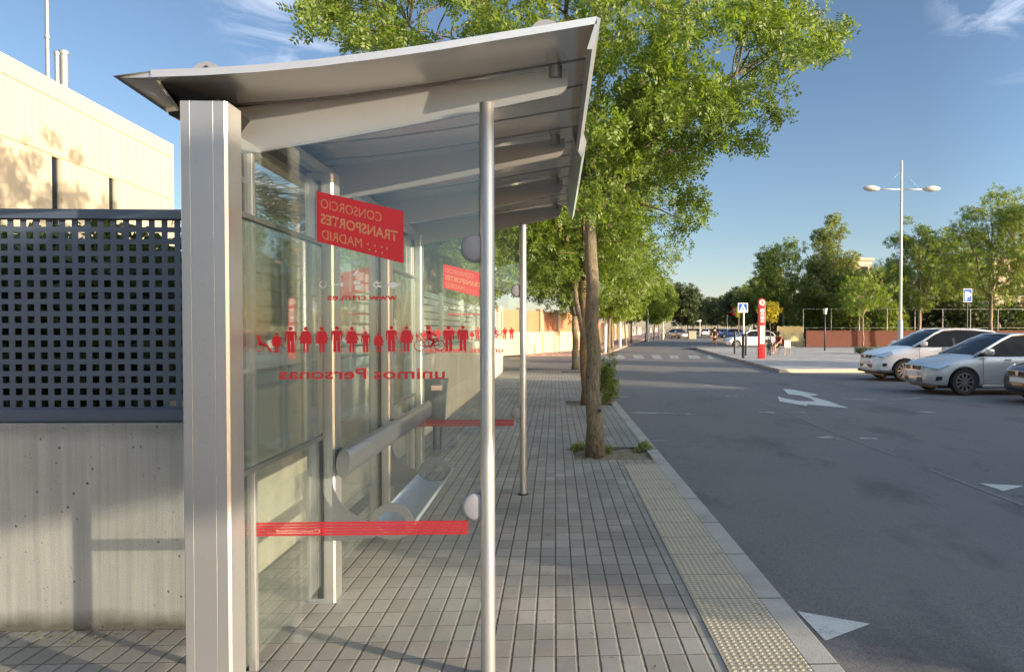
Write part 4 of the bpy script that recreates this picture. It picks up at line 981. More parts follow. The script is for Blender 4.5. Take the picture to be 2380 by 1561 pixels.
# orange house wall beyond the side street
A0, A1 = G(1170, 826.5), G(1345, 813); wd = (A1-A0).normalized(); A0 = A0-wd*18; A2 = A1+wd*4
hw = thing('garden_wall', 'ochre garden wall with orange fence panels between posts across the side street', 'garden wall', A0)
n2 = Vector((-wd.y, wd.x, 0)); Lw = (A2-A0).length
zt_b = Pd(1240, 768, (A0.y+A1.y)/2).z*1.0; zt_p = Pd(1240, 722, G(1240, 820).y).z; zb_p = Pd(1240, 771, G(1240, 820).y).z
b = MB(); b.prism([Vector((0, 0, 0)), wd*Lw, wd*Lw+n2*.3, n2*.3], (0, 0, zb_p)); b.build('wall', 'ochre_wall', hw)
k = 0; sp = 2.9
while k*sp < Lw-1:
    s_ = k*sp; b = MB(); b.prism([wd*s_+n2*-.02+Vector((0, 0, zb_p)), wd*(s_+.5)+n2*-.02+Vector((0, 0, zb_p)), wd*(s_+.5)+n2*.32+Vector((0, 0, zb_p)), wd*s_+n2*.32+Vector((0, 0, zb_p))], (0, 0, zt_p-zb_p+.12)); b.build('post', 'ochre_wall', hw)
    b = MB()
    for j in range(11):
        a = s_+.55+j*.21; b.prism([wd*a+n2*.1+Vector((0, 0, zb_p+.02)), wd*(a+.185)+n2*.1+Vector((0, 0, zb_p+.02)), wd*(a+.185)+n2*.14+Vector((0, 0, zb_p+.02)), wd*a+n2*.14+Vector((0, 0, zb_p+.02))], (0, 0, zt_p-zb_p-.05))
    b.build('fence_panel', 'orange_panel', hw); k += 1
# continuing wall beside the far left row
W0 = Vector((1.4, 52, 0)); W1 = Vector((-3.2+fx(150)+1.8, 150, 0)); d_ = (W1-W0).normalized(); n3 = Vector((-d_.y, d_.x, 0))
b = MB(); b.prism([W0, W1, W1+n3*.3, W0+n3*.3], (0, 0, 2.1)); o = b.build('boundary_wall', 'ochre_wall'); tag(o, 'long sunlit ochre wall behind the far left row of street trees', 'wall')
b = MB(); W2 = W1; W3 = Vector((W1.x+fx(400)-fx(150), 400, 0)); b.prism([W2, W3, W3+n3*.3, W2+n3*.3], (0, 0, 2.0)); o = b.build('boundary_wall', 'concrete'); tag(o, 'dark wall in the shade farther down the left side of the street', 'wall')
# house behind it, orange, seen between the shelter posts
hq = Pd(1062, 600, 30); oh = thing('garden_house', 'orange and cream house seen through the shelter end glass', 'house', (hq.x-1.5, 30, 0))
hzz = Pd(1062, 548, 30).z
b = MB(); b.box((-3, 0, 0), (1.6, 6, hzz)); b.build('wall', 'ochre_wall', oh)
for xx in (-1.9, -.6, .8): 
    b = MB(); b.box((xx-.16, -.05, hzz-2.4), (xx+.16, .02, hzz-.3)); b.build('window', 'orange_panel', oh)
b = MB(); b.box((-3.2, -.2, hzz+.002), (1.8, 6.2, hzz+.18), .02); b.build('roof', 'orange_panel', oh)
# ------------------------------------------------------------------ street furniture
q = G(1012, 1047); bn = thing('litter_bin', 'grey litter bin with a red sticker hung on a post beyond the shelter', 'bin', q)
zt = Pd(1012, 880, q.y).z; zb = Pd(1012, 986, q.y).z; zt, zb = zt-0, zb-0
b = MB(); rows = []
for z, r_ in ((zb, .105), (zb+.02, .115), (zt-.05, .145), (zt-.045, .155), (zt, .158), (zt, .14), (zt-.04, .135)):
    rows.append([(r_*math.copysign(abs(math.cos(a))**.6, math.cos(a)), r_*math.copysign(abs(math.sin(a))**.6, math.sin(a)), z) for a in [2*math.pi*k/28 for k in range(28)]])
b.grid(rows, close=True); b.poly(rows[0]); b.poly(rows[-1]); b.build('bin_body', 'bin_grey', bn, smooth=True, angle=40)
b = MB(); b.tube([(-.03, .14, 0), (-.03, .14, zt-.05)], .024, 12); b.tube([(.05, .14, 0), (.05, .14, zt-.1)], .02, 12); b.build('post', 'bin_grey', bn, smooth=True, angle=40)
b = MB(); b.box((-.09, .1, 0), (.11, .2, .008)); b.build('foot_plate', 'bin_grey', bn)
b = MB(); b.box((-.02, -.168, zt-.13), (.11, -.150, zt-.07), .002); b.build('sticker', 'pink_cloth', bn)

def double_lamp(label, px, base_y, top_py, arm_py, arm_px, loc=None):
    q = G(px, base_y) if loc is None else loc; t = thing('street_lamp', label, 'street lamp', q)
    zt = Pd(px, top_py, q.y).z; za = Pd(px, arm_py, q.y).z; wd = (Pd(px+arm_px, arm_py, q.y).x-q.x)
    b = MB(); b.tube([(0, 0, 0), (0, 0, 1.9), (0, 0, 1.95), (0, 0, zt-.2), (0, 0, zt)], [.125, .115, .075, .052, .045], 16); b.build('pole', 'lamp_white', t, smooth=True, angle=40)
    for s_ in (-1, 1):
        b = MB(); b.tube([(0, 0, za), (s_*wd*.78, 0, za)], .028, 8); b.tube([(s_*.03, 0, zt-.5), (s_*wd*.55, 0, za+.03)], .004, 6); b.build('arm', 'lamp_white', t, smooth=True)
        b = MB(); rows = []
        for k in range(13):
            u_ = k/12; x = s_*(wd*.66+u_*.85); r_ = math.sin(math.pi*min(1, u_*.93+.035))**.6
            rows.append([(x, +.22*r_*math.cos(a), za+.02+.15*r_*math.sin(a)+.03*u_) for a in [2*math.pi*j/14 for j in range(14)]])
        b.grid(rows, close=True); b.poly(rows[0]); b.poly(rows[-1]); b.build('lamp_head', 'lamp_white', t, smooth=True)
    return t
double_lamp('tall white double armed street lamp rising behind the parked cars', 2092, 833, 374, 440, 80)
# small single lamps down the street
def mini_lamp(label, px, yy, top_py, side=1, group=None):
    q = Pd(px, 790, yy); t = thing('street_lamp', label, 'street lamp', (q.x, yy, 0)); zt = Pd(px, top_py, yy).z
    b = MB(); b.tube([(0, 0, 0), (0, 0, 2.2), (0, 0, 2.25), (0, 0, zt)], [.11, .10, .065, .05], 12); b.build('pole', 'lamp_white', t, smooth=True, angle=40)
    b = MB(); b.tube([(0, 0, zt-.05), (side*1.4, 0, zt+.05)], [.04, .03], 8); b.box((side*1.4-.35, -.12, zt-.02), (side*1.4+.35, .12, zt+.12), .03); b.build('lamp_head', 'lamp_white', t)
mini_lamp('white street lamp pole standing among the bright trees on the left, nearer one', 1506, 84, 690, 1)
mini_lamp('white street lamp pole before the dark trees on the left, farther one', 1541, 105, 678, 1)
mini_lamp('street lamp with flat head over the round yellowish tree', 1742, 92, 680, -1)
mini_lamp('pale slim pole left of the bright row near the crossing', 1441, 60, 640, 1)
# sign post at the left end of the crossing
q = Pd(1407, 800, 47); sp_ = thing('sign_post', 'white pole with the dark back of a round sign at the left crossing corner', 'sign', (q.x, 47, 0))
b = MB(); b.tube([(0, 0, 0), (0, 0, Pd(1407, 712, 47).z)], .10, 12); b.build('pole', 'white_paint', sp_, smooth=True, angle=40)
b = MB(); zz = Pd(1407, 722, 47).z; b.tube([(.12, .12, zz), (.12, .15, zz)], .42, 24); b.build('sign_plate', 'sign_blue_dark', sp_)
# pedestrian crossing sign
q = G(1728, 829); yy = q.y; cs = thing('crossing_sign', 'square blue pedestrian crossing sign on a grey post at the plaza corner', 'sign', q)
z1, z0 = Pd(1726, 704, yy).z, Pd(1726, 726, yy).z; x0, x1 = Pd(1715, 715, yy).x-q.x, Pd(1738, 715, yy).x-q.x
b = MB(); b.tube([(0, .04, 0), (0, .04, z1-.05)], .055, 12); b.build('post', 'galv', cs, smooth=True, angle=40)
b = MB(); b.box((x0, -.02, z0), (x1, .0, z1), .003); pl = b.build('sign_plate', 'white_paint', cs)
m_ = .04; b = MB(); b.box((x0+m_, -.024, z0+m_), (x1-m_, -.0205, z1-m_)); b.build('blue_field', 'blue_sign', pl)
xc = (x0+x1)/2; zc2 = (z0+z1)/2; hh = (z1-z0)/2-.06
b = MB(); b.prism([(xc-hh, -.0265, zc2-hh), (xc+hh, -.0265, zc2-hh), (xc, -.0265, zc2+hh)], (0, .002, 0)); b.build('triangle', 'white_paint', pl)
b = MB(); b.prism([(xc+p[0]*hh*1.2, -.030, zc2-hh*.92+p[1]*hh*1.15) for p in MAN], (0, .002, 0)); b.prism([(xc+hh*.17*math.cos(a), -.030, zc2+hh*.28+hh*.13*math.sin(a)) for a in [2*math.pi*k/10 for k in range(10)]], (0, .002, 0)); b.build('walking_figure', 'blue_sign', pl)
# two dark posts with a cabinet near it
for (px, py, ptop, lb) in [(1727, 832, 778, 'thin black post left of the red totem, nearer one'), (1734, 826, 776, 'thin black post left of the red totem, farther one'), (1708, 822, 772, 'black post in front of the white car bonnet')]:
    q = G(px, py); t = thing('bollard_post', lb, 'post', q); b = MB(); b.tube([(0, 0, 0), (0, 0, Pd(px, ptop, q.y).z)], .07, 10); b.build('post', 'dark_metal', t, smooth=True, angle=40)
    b = MB(); b.tube([(0, 0, Pd(px, ptop, q.y).z), (0, 0, Pd(px, ptop, q.y).z+.05)], .085, 10); b.build('cap', 'dark_metal', t, smooth=True, angle=40)
# red totem
q = G(1771, 833); yy = q.y; to = thing('red_totem', 'tall red information totem with white panels standing on the plaza', 'totem', q)
X_ = lambda px: Pd(px, 780, yy).x-q.x
Z_ = lambda py: Pd(1771, py, yy).z
xa, xb_ = X_(1763.5), X_(1779); b = MB(); b.box((xa, 0, 0), (xb_, .22, Z_(705)), .01); n = 10
b.tube([((xa+xb_)/2, 0.0, Z_(701)), ((xa+xb_)/2, .22, Z_(701))], (xb_-xa)/2, 28); b.build('body', 'red_paint', to, smooth=True, angle=40)
b = MB(); b.box((xa+.07, -.006, Z_(799)), (xb_-.05, -.001, Z_(757)), .001); b.build('timetable', 'white_paint', to)
b = MB(); b.box((xa-.004, -.004, Z_(805)), (xb_+.004, .224, Z_(803))); b.build('joint', 'dark_metal', to)
b = MB(); b.lathe([(.05, -.006), (.15, -.006), (.15, -.002), (.05, -.002), (.05, -.006)], ((xa+xb_)/2, 0, Z_(703)), 'y', 24); b.build('round_mark', 'pink_cloth', to)
for (a, c_, mm) in ((725, 718, 'white_paint'), (733, 727, 'pink_cloth'), (742, 735, 'white_paint'), (749, 744, 'lamp_white')):
    b = MB(); b.box((xa+.09, -.006, Z_(a)), (xb_-.07, -.001, Z_(c_)), .001); b.build('white_mark', mm, to)
b = MB(); b.box((xa+.14, -.009, Z_(724)), (xb_-.14, -.0065, Z_(720))); b.box((xa+.17, -.009, Z_(732)), (xb_-.11, -.0065, Z_(729))); b.build('mark', 'blue_sign', to)
# parking sign
yy = 34; q = Pd(2248, 790, yy); ps = thing('parking_sign', 'blue parking sign with a white letter P on a slim post', 'sign', (q.x, yy, 0))
z1, z0 = Pd(2248, 671, yy).z, Pd(2248, 702, yy).z; hw_ = (Pd(2258, 680, yy).x-Pd(2238, 680, yy).x)/2
b = MB(); b.tube([(0, .03, 0), (0, .03, z1-.03)], .03, 10); b.build('post', 'dark_metal', ps, smooth=True, angle=40)
b = MB(); b.box((-hw_, -.01, z0), (hw_, .0, z1), .003); pl = b.build('sign_plate', 'white_paint', ps)
b = MB(); b.box((-hw_+.02, -.014, z0+.02), (hw_-.02, -.0105, z1-.02)); b.build('blue_field', 'blue_sign', pl)
me = text3d('letter', 'P', .52, 'white_paint', bold=.02); o = link('letter_p', me, 'white_paint', pl); o.rotation_euler = (R(90), 0, 0); o.location = (-.15, -.0165, z0+.1)
# signs beyond
q = Pd(1917, 806, 50); lp = thing('park_lamp', 'black lamp post with a pale lantern before the brick wall', 'lamp post', (q.x, 50, 0))
b = MB(); b.tube([(0, 0, 0), (0, 0, Pd(1917, 730, 50).z)], .05, 10); b.build('post', 'dark_metal', lp, smooth=True)
b = MB(); zz = Pd(1917, 730, 50).z; b.tube([(0, 0, zz), (0, 0, zz+.4)], [.10, .16], 12); b.build('lantern', 'lamp_white', lp, smooth=True, angle=40)
q = Pd(1690, 800, 88); sr = thing('road_sign', 'small red and white road sign beside the dark trees', 'sign', (q.x, 88, 0))
b = MB(); b.tube([(0, 0, 0), (0, 0, 3.2)], .06, 8); b.build('post', 'galv', sr, smooth=True)
b = MB(); b.tube([(1.0, -.1, 3.6), (1.0, -.06, 3.6)], .55, 20); b.tube([(0, -.05, 3.4), (1, -.05, 3.6)], .04, 6); b.build('sign_plate', 'red_paint', sr)
b = MB(); b.tube([(1.0, -.13, 3.6), (1.0, -.105, 3.6)], .3, 20); b.build('sign_face', 'white_paint', sr)
q = Pd(1717, 800, 70); tl = thing('street_cabinet', 'slim post carrying a yellowish lantern left of the crossing sign', 'lamp post', (q.x, 70, 0))
b = MB(); b.tube([(0, 0, 0), (0, 0, 2.9)], .07, 8); b.build('post', 'ochre_wall', tl, smooth=True)
b = MB(); b.box((-.28, -.15, 2.6), (.1, .15, 3.6), .04); b.build('lantern', 'yellow_green', tl)
q = Pd(1796, 740, 62); make_tree('small tree with yellow blossom peeking right of the red totem', 'tree', None, (q.x-.15, 62, 0), H_=4.1, R_=.85, seed=93, leaf='leaf_yellow', fork=2.1, nclump=20, n_per=30, L=.12, W=.08, gap=.06, clr=.7, name='blossom_tree', rtrunk=.05)
# low brick wall, mesh fence and board fence at the back of the plaza
yb_ = 60.3; x0, x1 = Pd(1874, 790, yb_).x, Pd(2560, 790, yb_).x
bw = thing('brick_wall', 'low red brown brick wall along the back of the plaza', 'wall', (x0, yb_, 0)); zt = Pd(2000, 770, yb_).z
b = MB(); b.box((0, 0, 0), (x1-x0, .3, zt)); b.build('wall', 'brick_wall', bw); b = MB(); b.box((-.03, -.04, zt+.002), (x1-x0, .34, zt+.08), .01); b.build('coping', 'brick_wall', bw)
mf = thing('mesh_fence', 'tall wire mesh fence with thin posts standing behind the brick wall', 'fence', (x0, yb_+.8, 0))
for i in range(11):
    b = MB(); b.tube([(i*2.4, 0, 0), (i*2.4, 0, zt+1.9)], .028, 6); b.build('post', 'galv', mf)
b = MB()
for z_ in (zt+.3, zt+1.88): b.box((0, -.008, z_), (24, .008, z_+.015))
b.build('rail', 'galv', mf)
x0, x1 = Pd(1806, 790, 63).x, Pd(1868, 790, 63).x; bf = thing('board_fence', 'pale yellow board fence between the red totem and the brick wall', 'fence', (x0, 63, 0)); zt = Pd(1840, 757, 63).z
b = MB(); n = 12
for i in range(n): b.box((i*(x1-x0)/n, 0, 0), ((i+.93)*(x1-x0)/n, .04, zt-(.05 if i % 3 else 0)))
b.build('boards', 'cardboard', bf)
sheet('road', [(10, 57.3), (90, 57.3), (90, 66), (14, 66)], .004, 'asphalt')
# buildings beyond the park trees
def block(lab, px, yy, wpx, top_py, mat, rows_=2):
    q = Pd(px, 790, yy); wd = Pd(px+wpx, 790, yy).x-q.x; zt = Pd(px, top_py, yy).z; t = thing('apartment_building', lab, 'building', (q.x, yy, 0))
    b = MB(); b.box((-wd/2, 0, 0), (wd/2, 12, zt)); b.build('wall', mat, t); b = MB(); b.box((-wd/2-.3, -.3, zt+.01), (wd/2+.3, 12.3, zt+.4)); b.build('roof', mat, t)
    nw = max(2, int(wd/3))
    for r_ in range(rows_):
        for i in range(nw):
            x = -wd/2+(i+.5)*wd/nw; b = MB(); b.box((x-.6, -.06, zt-2.4-r_*3), (x+.6, .01, zt-1-r_*3)); b.build('window', 'window_dark', t)
block('pinkish building with flat roof glimpsed between the two pale trees', 1990, 118, 70, 605, 'pink_wall')
block('beige building with dark windows behind the trees at the right edge', 2350, 110, 90, 605, 'pale_wall', 3)
block('pale tower block far away beyond the red totem', 1808, 210, 22, 628, 'pale_wall', 4)

# ------------------------------------------------------------------ cars
def make_car(label, loc, rz, paint, style='hatch', group=None, detail=True):
    t = thing('parked_car', label, 'car', loc, rz, group)
    suv = style == 'suv'; dz = .10 if suv else 0.0
    # stations along the car, x forward: (x, hood/belt height, bottom, half width at shoulder)
    st = [(2.20, .52, .36, .50), (2.17, .66, .25, .62), (2.06, .74, .21, .74), (1.86, .81, .20, .83), (1.5, .89, .20, .875), (1.1, .955, .19, .89), (.82, 1.0, .19, .895), (.5, .985, .19, .90), (0, .985, .18, .90), (-.6, .995, .18, .905), (-1.2, 1.01, .19, .905), (-1.7, 1.03, .20, .89), (-2.0, 1.02, .24, .85), (-2.13, .95, .32, .78), (-2.18, .72, .38, .68)]
    rows = []
    for x, T, B, W in st:
        T += dz*(1 if x < 2.1 else .6); B += dz*.5
        hood = x > .82
        top_in = [(W*.0, T+(.035 if hood else 0)), (W*.45, T+(.03 if hood else 0)), (W*.80, T+(.012 if hood else -.0))]
        rows.append(top_in+[(W*.955, T-.055), (W, T-.19), (W*1.0, (T+B)/2-.02), (W*.985, B+.16), (W*.94, B+.03), (W*.8, B), (0, B)])
    bm = bmesh.new(); V = []
    for (x, *_), r_ in zip(st, rows):
        V.append([bm.verts.new((x-(.10*(yy_/.9)**2 if x > 1.8 else (-.08*(yy_/.9)**2 if x < -1.9 else 0)), yy_, zz_)) for yy_, zz_ in r_]+[bm.verts.new((x-(.10*(yy_/.9)**2 if x > 1.8 else (-.08*(yy_/.9)**2 if x < -1.9 else 0)), -yy_, zz_)) for yy_, zz_ in r_[-2:0:-1]])
    n = len(V[0])
    for a, c in zip(V, V[1:]):
        for k in range(n): bm.faces.new((a[k], a[(k+1) % n], c[(k+1) % n], c[k]))
    bm.faces.new(V[0]); bm.faces.new(V[-1][::-1]); bmesh.ops.recalc_face_normals(bm, faces=bm.faces)
    me = bpy.data.meshes.new('body'); bm.to_mesh(me); bm.free()
    bo = link('body', me, paint, t, smooth=True)
    WR = .335 if suv else .325; ax = (1.32, -1.36)
    b = MB()
    for x in ax:
        for s_ in (-1, 1): b.tube([(x, s_*.62, WR), (x, s_*1.1, WR)], WR+.055, 40)
    cut = b.build('cut', 'black_trim')
    sm = bo.modifiers.new('s', 'SUBSURF'); sm.levels = 2; sm.render_levels = 2
    bo.location = (0, 0, 0); bp = bo.parent; bo.parent = None; bpy.context.view_layer.update()
    bl_ = bo.modifiers.new('b', 'BOOLEAN'); bl_.operation = 'DIFFERENCE'; bl_.object = cut; bl_.solver = 'EXACT'
    m2 = bpy.data.meshes.new_from_object(bo.evaluated_get(bpy.context.evaluated_depsgraph_get())); bo.modifiers.clear(); bo.data = m2; m2.name = 'body'
    m2.materials.clear(); m2.materials.append(M[paint]); m2.set_sharp_from_angle(angle=R(38)); bo.parent = bp; bpy.data.objects.remove(cut)
    # greenhouse
    base = 0.99+dz; rt = 1.49+dz*1.2
    gp = [(1.00, base-.02), (.30, base+.36+dz*.2), (.02, rt-.03), (-.4, rt), (-1.0, rt-.015), (-1.55, rt-.075), (-1.9, base+.28), (-2.08, base-.0)]
    hb, ht = .815, .60
    def hw_(z): return hb+(ht-hb)*min(1, max(0, (z-base)/(rt-base)))**1.15
    bm = bmesh.new(); rws = []
    for x, z in gp:
        h_ = hw_(z); rws.append([(x, -h_, z), (x+.04, -h_*.5, z+.012), (x+.05, 0, z+.016), (x+.04, h_*.5, z+.012), (x, h_, z)])
    b = MB(); b.grid(rws)
    for s_ in (0, 4):                            # side glass
        pts = [r_[s_] for r_ in rws]; sy = -1 if s_ == 0 else 1
        for a, c in zip(pts, pts[1:]):
            b.poly([a, c, (c[0], sy*hb, base-.03), (a[0], sy*hb, base-.03)])
    b.build('windows', 'window_dark', t)
    # roof skin, pillars
    b = MB(); rr_ = []
    for x, z in gp[2:6]:
        h_ = hw_(z)+.012; rr_.append([(x, -h_, z-.02), (x, -h_+.05, z+.012), (x+.04, -h_*.5, z+.024), (x+.05, 0, z+.028), (x+.04, h_*.5, z+.024), (x, h_-.05, z+.012), (x, h_, z-.02)])
    b.grid(rr_); b.build('roof', paint, t, smooth=True)
    for s_ in (-1, 1):
        b = MB()
        def strip3(pts, w0=.035):
            b.tube([(x, s_*(hw_(z)+.004), z) for x, z in pts], w0, 8)
        strip3([(1.06, base-.03), (.66, base+.17), (.30, base+.355+dz*.2), (.02, rt-.03), (-.4, rt-.005), (-1.0, rt-.02), (-1.55, rt-.08), (-1.88, base+.26), (-2.05, base)], .034)
        b.build('window_pillar', paint, t, smooth=True)
        b = MB(); b.prism([(-.30, s_*(hw_(base)+.004), base-.02), (-.22, s_*(hw_(base)+.004), base-.02), (-.26, s_*(hw_(rt)+.004), rt-.06), (-.34, s_*(hw_(rt)+.004), rt-.06)], (0, s_*.008, 0)); b.build('window_pillar', 'black_trim', t)
        b = MB(); b.tube([(.80, s_*.84, base+.03), (.80, s_*.93, base+.04)], .03, 8); b.box((.70, s_*1.0-.09, base+.0), (.86, s_*1.0+.08, base+.14), .035); b.build('mirror', paint, t, smooth=True)
        if detail:
            for x in (-.55, .45) if True else ():
                b = MB(); b.box((x-.28, s_*.905-.012, .86+dz), (x-.12, s_*.905+.018, .89+dz), .008); b.build('door_handle', paint, t)
            b = MB()
            for x in (.88, -.27, -1.12): b.tube([(x, s_*.907, .30+dz), (x+.0, s_*.912, .6+dz), (x-.01, s_*.885, .93+dz)], .0045, 5)
            b.build('door_gap', 'black_trim', t)
            b = MB(); b.box((-.95, s_*.90-.02, .20+dz*.5), (.9, s_*.90+.016, .26+dz*.5), .01); b.build('sill_trim', 'black_trim' if suv else paint, t)
    # front
    fx_ = 2.17
    b = MB(); b.box((fx_-.14, -.36, .60+dz), (fx_+.012, .36, .70+dz), .02); b.build('grille', 'black_trim', t)
    b = MB(); b.box((fx_-.16, -.44, .30+dz), (fx_+.006, .44, .42+dz), .02); b.build('air_intake', 'black_trim', t)
    b = MB(); b.box((fx_, -.26, .455+dz), (fx_+.03, .26, .565+dz), .004); b.build('number_plate', 'plate', t)
    b = MB(); b.tube([(fx_+.01, 0, .66+dz), (fx_+.035, 0, .66+dz)], .055, 16); b.build('badge', 'rim_metal', t, smooth=True, angle=40)
    b = MB(); b.box((fx_-.02, -.34, .695+dz), (fx_+.022, .34, .712+dz), .004); b.build('grille_bar', 'rim_metal', t)
    for s_ in (-1, 1):
        b = MB(); b.prism([(2.10, s_*.40, .62+dz), (2.13, s_*.42, .70+dz), (1.72, s_*.80, .83+dz), (1.66, s_*.855, .76+dz), (1.92, s_*.80, .64+dz)], (.03, s_*.035, .0)); b.build('headlight', 'headlamp', t)
        b = MB(); b.prism([(1.98, s_*.62, .32+dz), (1.99, s_*.62, .44+dz), (1.84, s_*.80, .46+dz), (1.83, s_*.80, .38+dz)], (.04, s_*.04, 0)); b.build('fog_light', 'black_trim', t)
        b = MB(); b.box((-2.15, s_*.62-.14, .78+dz), (-2.06, s_*.62+.16, .98+dz), .03); b.build('tail_light', 'red_paint', t)
    if suv:
        b = MB(); b.box((-2.1, -.86, .24), (2.08, .86, .34), .04); b.build('lower_cladding', 'black_trim', t)
    b = MB(); b.box((-1.9, -.7, .16), (1.9, .7, .3)); b.build('underbody', 'black_trim', t)
    # wheels
    for x in ax:
        for s_ in (-1, 1):
            b = MB(); b.lathe([(WR-.09, -.09), (WR-.02, -.10), (WR, -.06), (WR, .06), (WR-.02, .10), (WR-.10, .095), (WR-.11, .03), (0, .03)], (x, s_*.80, WR), 'y', 36); ty = b.build('tyre', 'rubber', t, smooth=True, angle=50)
            b = MB(); f_ = s_*.09; c0_ = (x, s_*.80, WR)
            b.lathe([(WR-.10, f_), (WR-.115, f_*1.02), (WR-.12, f_*.5)], c0_, 'y', 36); b.lathe([(0, f_*.95), (.06, f_*.95), (.065, f_*.6)], c0_, 'y', 20)
            for k in range(10):
                a = 2*math.pi*k/10; d0, d1 = a-.10, a+.10
                b.prism([(x+.05*math.cos(a-.35), s_*.80+f_*.86, WR+.05*math.sin(a-.35)), (x+(WR-.11)*math.cos(d0), s_*.80+f_*.92, WR+(WR-.11)*math.sin(d0)), (x+(WR-.11)*math.cos(d1), s_*.80+f_*.92, WR+(WR-.11)*math.sin(d1)), (x+.05*math.cos(a+.35), s_*.80+f_*.86, WR+.05*math.sin(a+.35))], (0, -f_*.25, 0))
            b.build('rim', 'rim_metal', ty, smooth=True, angle=40)
    return t
def gr(px, py): return G(px, py, ZR)
# silver hatchback: front wheel seen at (2237,917)
q = gr(2237, 918)
silver = make_car('silver hatchback parked facing left in front of the white car', (q.x+1.32, q.y+.78, ZR), R(180), 'paint_silver')
q = gr(2066, 886)
white = make_car('white compact suv parked facing left, just behind the silver hatchback', (q.x+1.78, q.y+.80, ZR), R(180), 'paint_white', 'suv')
p = gr(2352, 945)
dk = dup(silver, (p.x+2.75, p.y+.70, ZR), R(180), 'dark car whose chrome grille just enters at the right edge', mats={'paint_silver': 'paint_dark'})
q = gr(1712, 808); dup(silver, (q.x+1.3, q.y+.8, ZR), R(180), 'white saloon crossing behind the red totem and the crossing sign', mats={'paint_silver': 'paint_white'})
q = gr(1577, 787); dup(white, (q.x, q.y, ZR), R(-75), 'silver car driving towards the viewer in the far street', mats={'paint_white': 'paint_grey'})
far = [(1606, 780, -100, 'paint_dark', 'dark car behind the oncoming silver one'), (1638, 781, 80, 'paint_white', 'white van like car stopped in mid street'), (1662, 779, 90, 'paint_dark', 'dark car parked right of the white one far down the street'), (1674, 782, 90, 'paint_blue', 'blue car parked on the right side of the far street'), (1686, 783, 90, 'paint_white', 'pale car parked nearest on the right side of the far street'), (1698, 785, 180, 'paint_blue', 'blue car standing crosswise near the corner of the far street'), (1620, 778, 80, 'paint_grey', 'grey car parked on the left of the far street'), (1650, 777, 90, 'paint_grey', 'grey car in the shade at the very end of the street')]
for (px, py, a, pt, lb) in far:
    q = gr(px, py); dup(white, (q.x, q.y, ZR), R(a), lb, 'cars parked down the far street', mats={'paint_white': pt})
# pale van body behind the oncoming car
q = G(1590, 787); bx = thing('concrete_block', 'pale upright concrete block at the roadside beside the oncoming silver car', 'block', gr(1608, 788))
b = MB(); b.box((-.6, -.5, 0), (.6, .5, 1.25), .08); b.build('block', 'grey_block', bx); b = MB(); b.box((-.65, -.55, 1.252), (.65, .55, 1.32), .02); b.build('cap', 'grey_block', bx)
q = Pd(1600, 770, 150); vn = thing('awning', 'white flat awning under the dark trees at the left of the far street', 'awning', (q.x, 150, 0))
b = MB(); b.box((-2.6, -.5, 3.0), (2.6, 2, 3.35), .05); b.build('canopy', 'white_paint', vn)
b = MB(); [b.tube([(x, 0, 0), (x, 0, 3)], .06, 6) for x in (-2.4, 2.4)]; b.build('post', 'galv', vn)

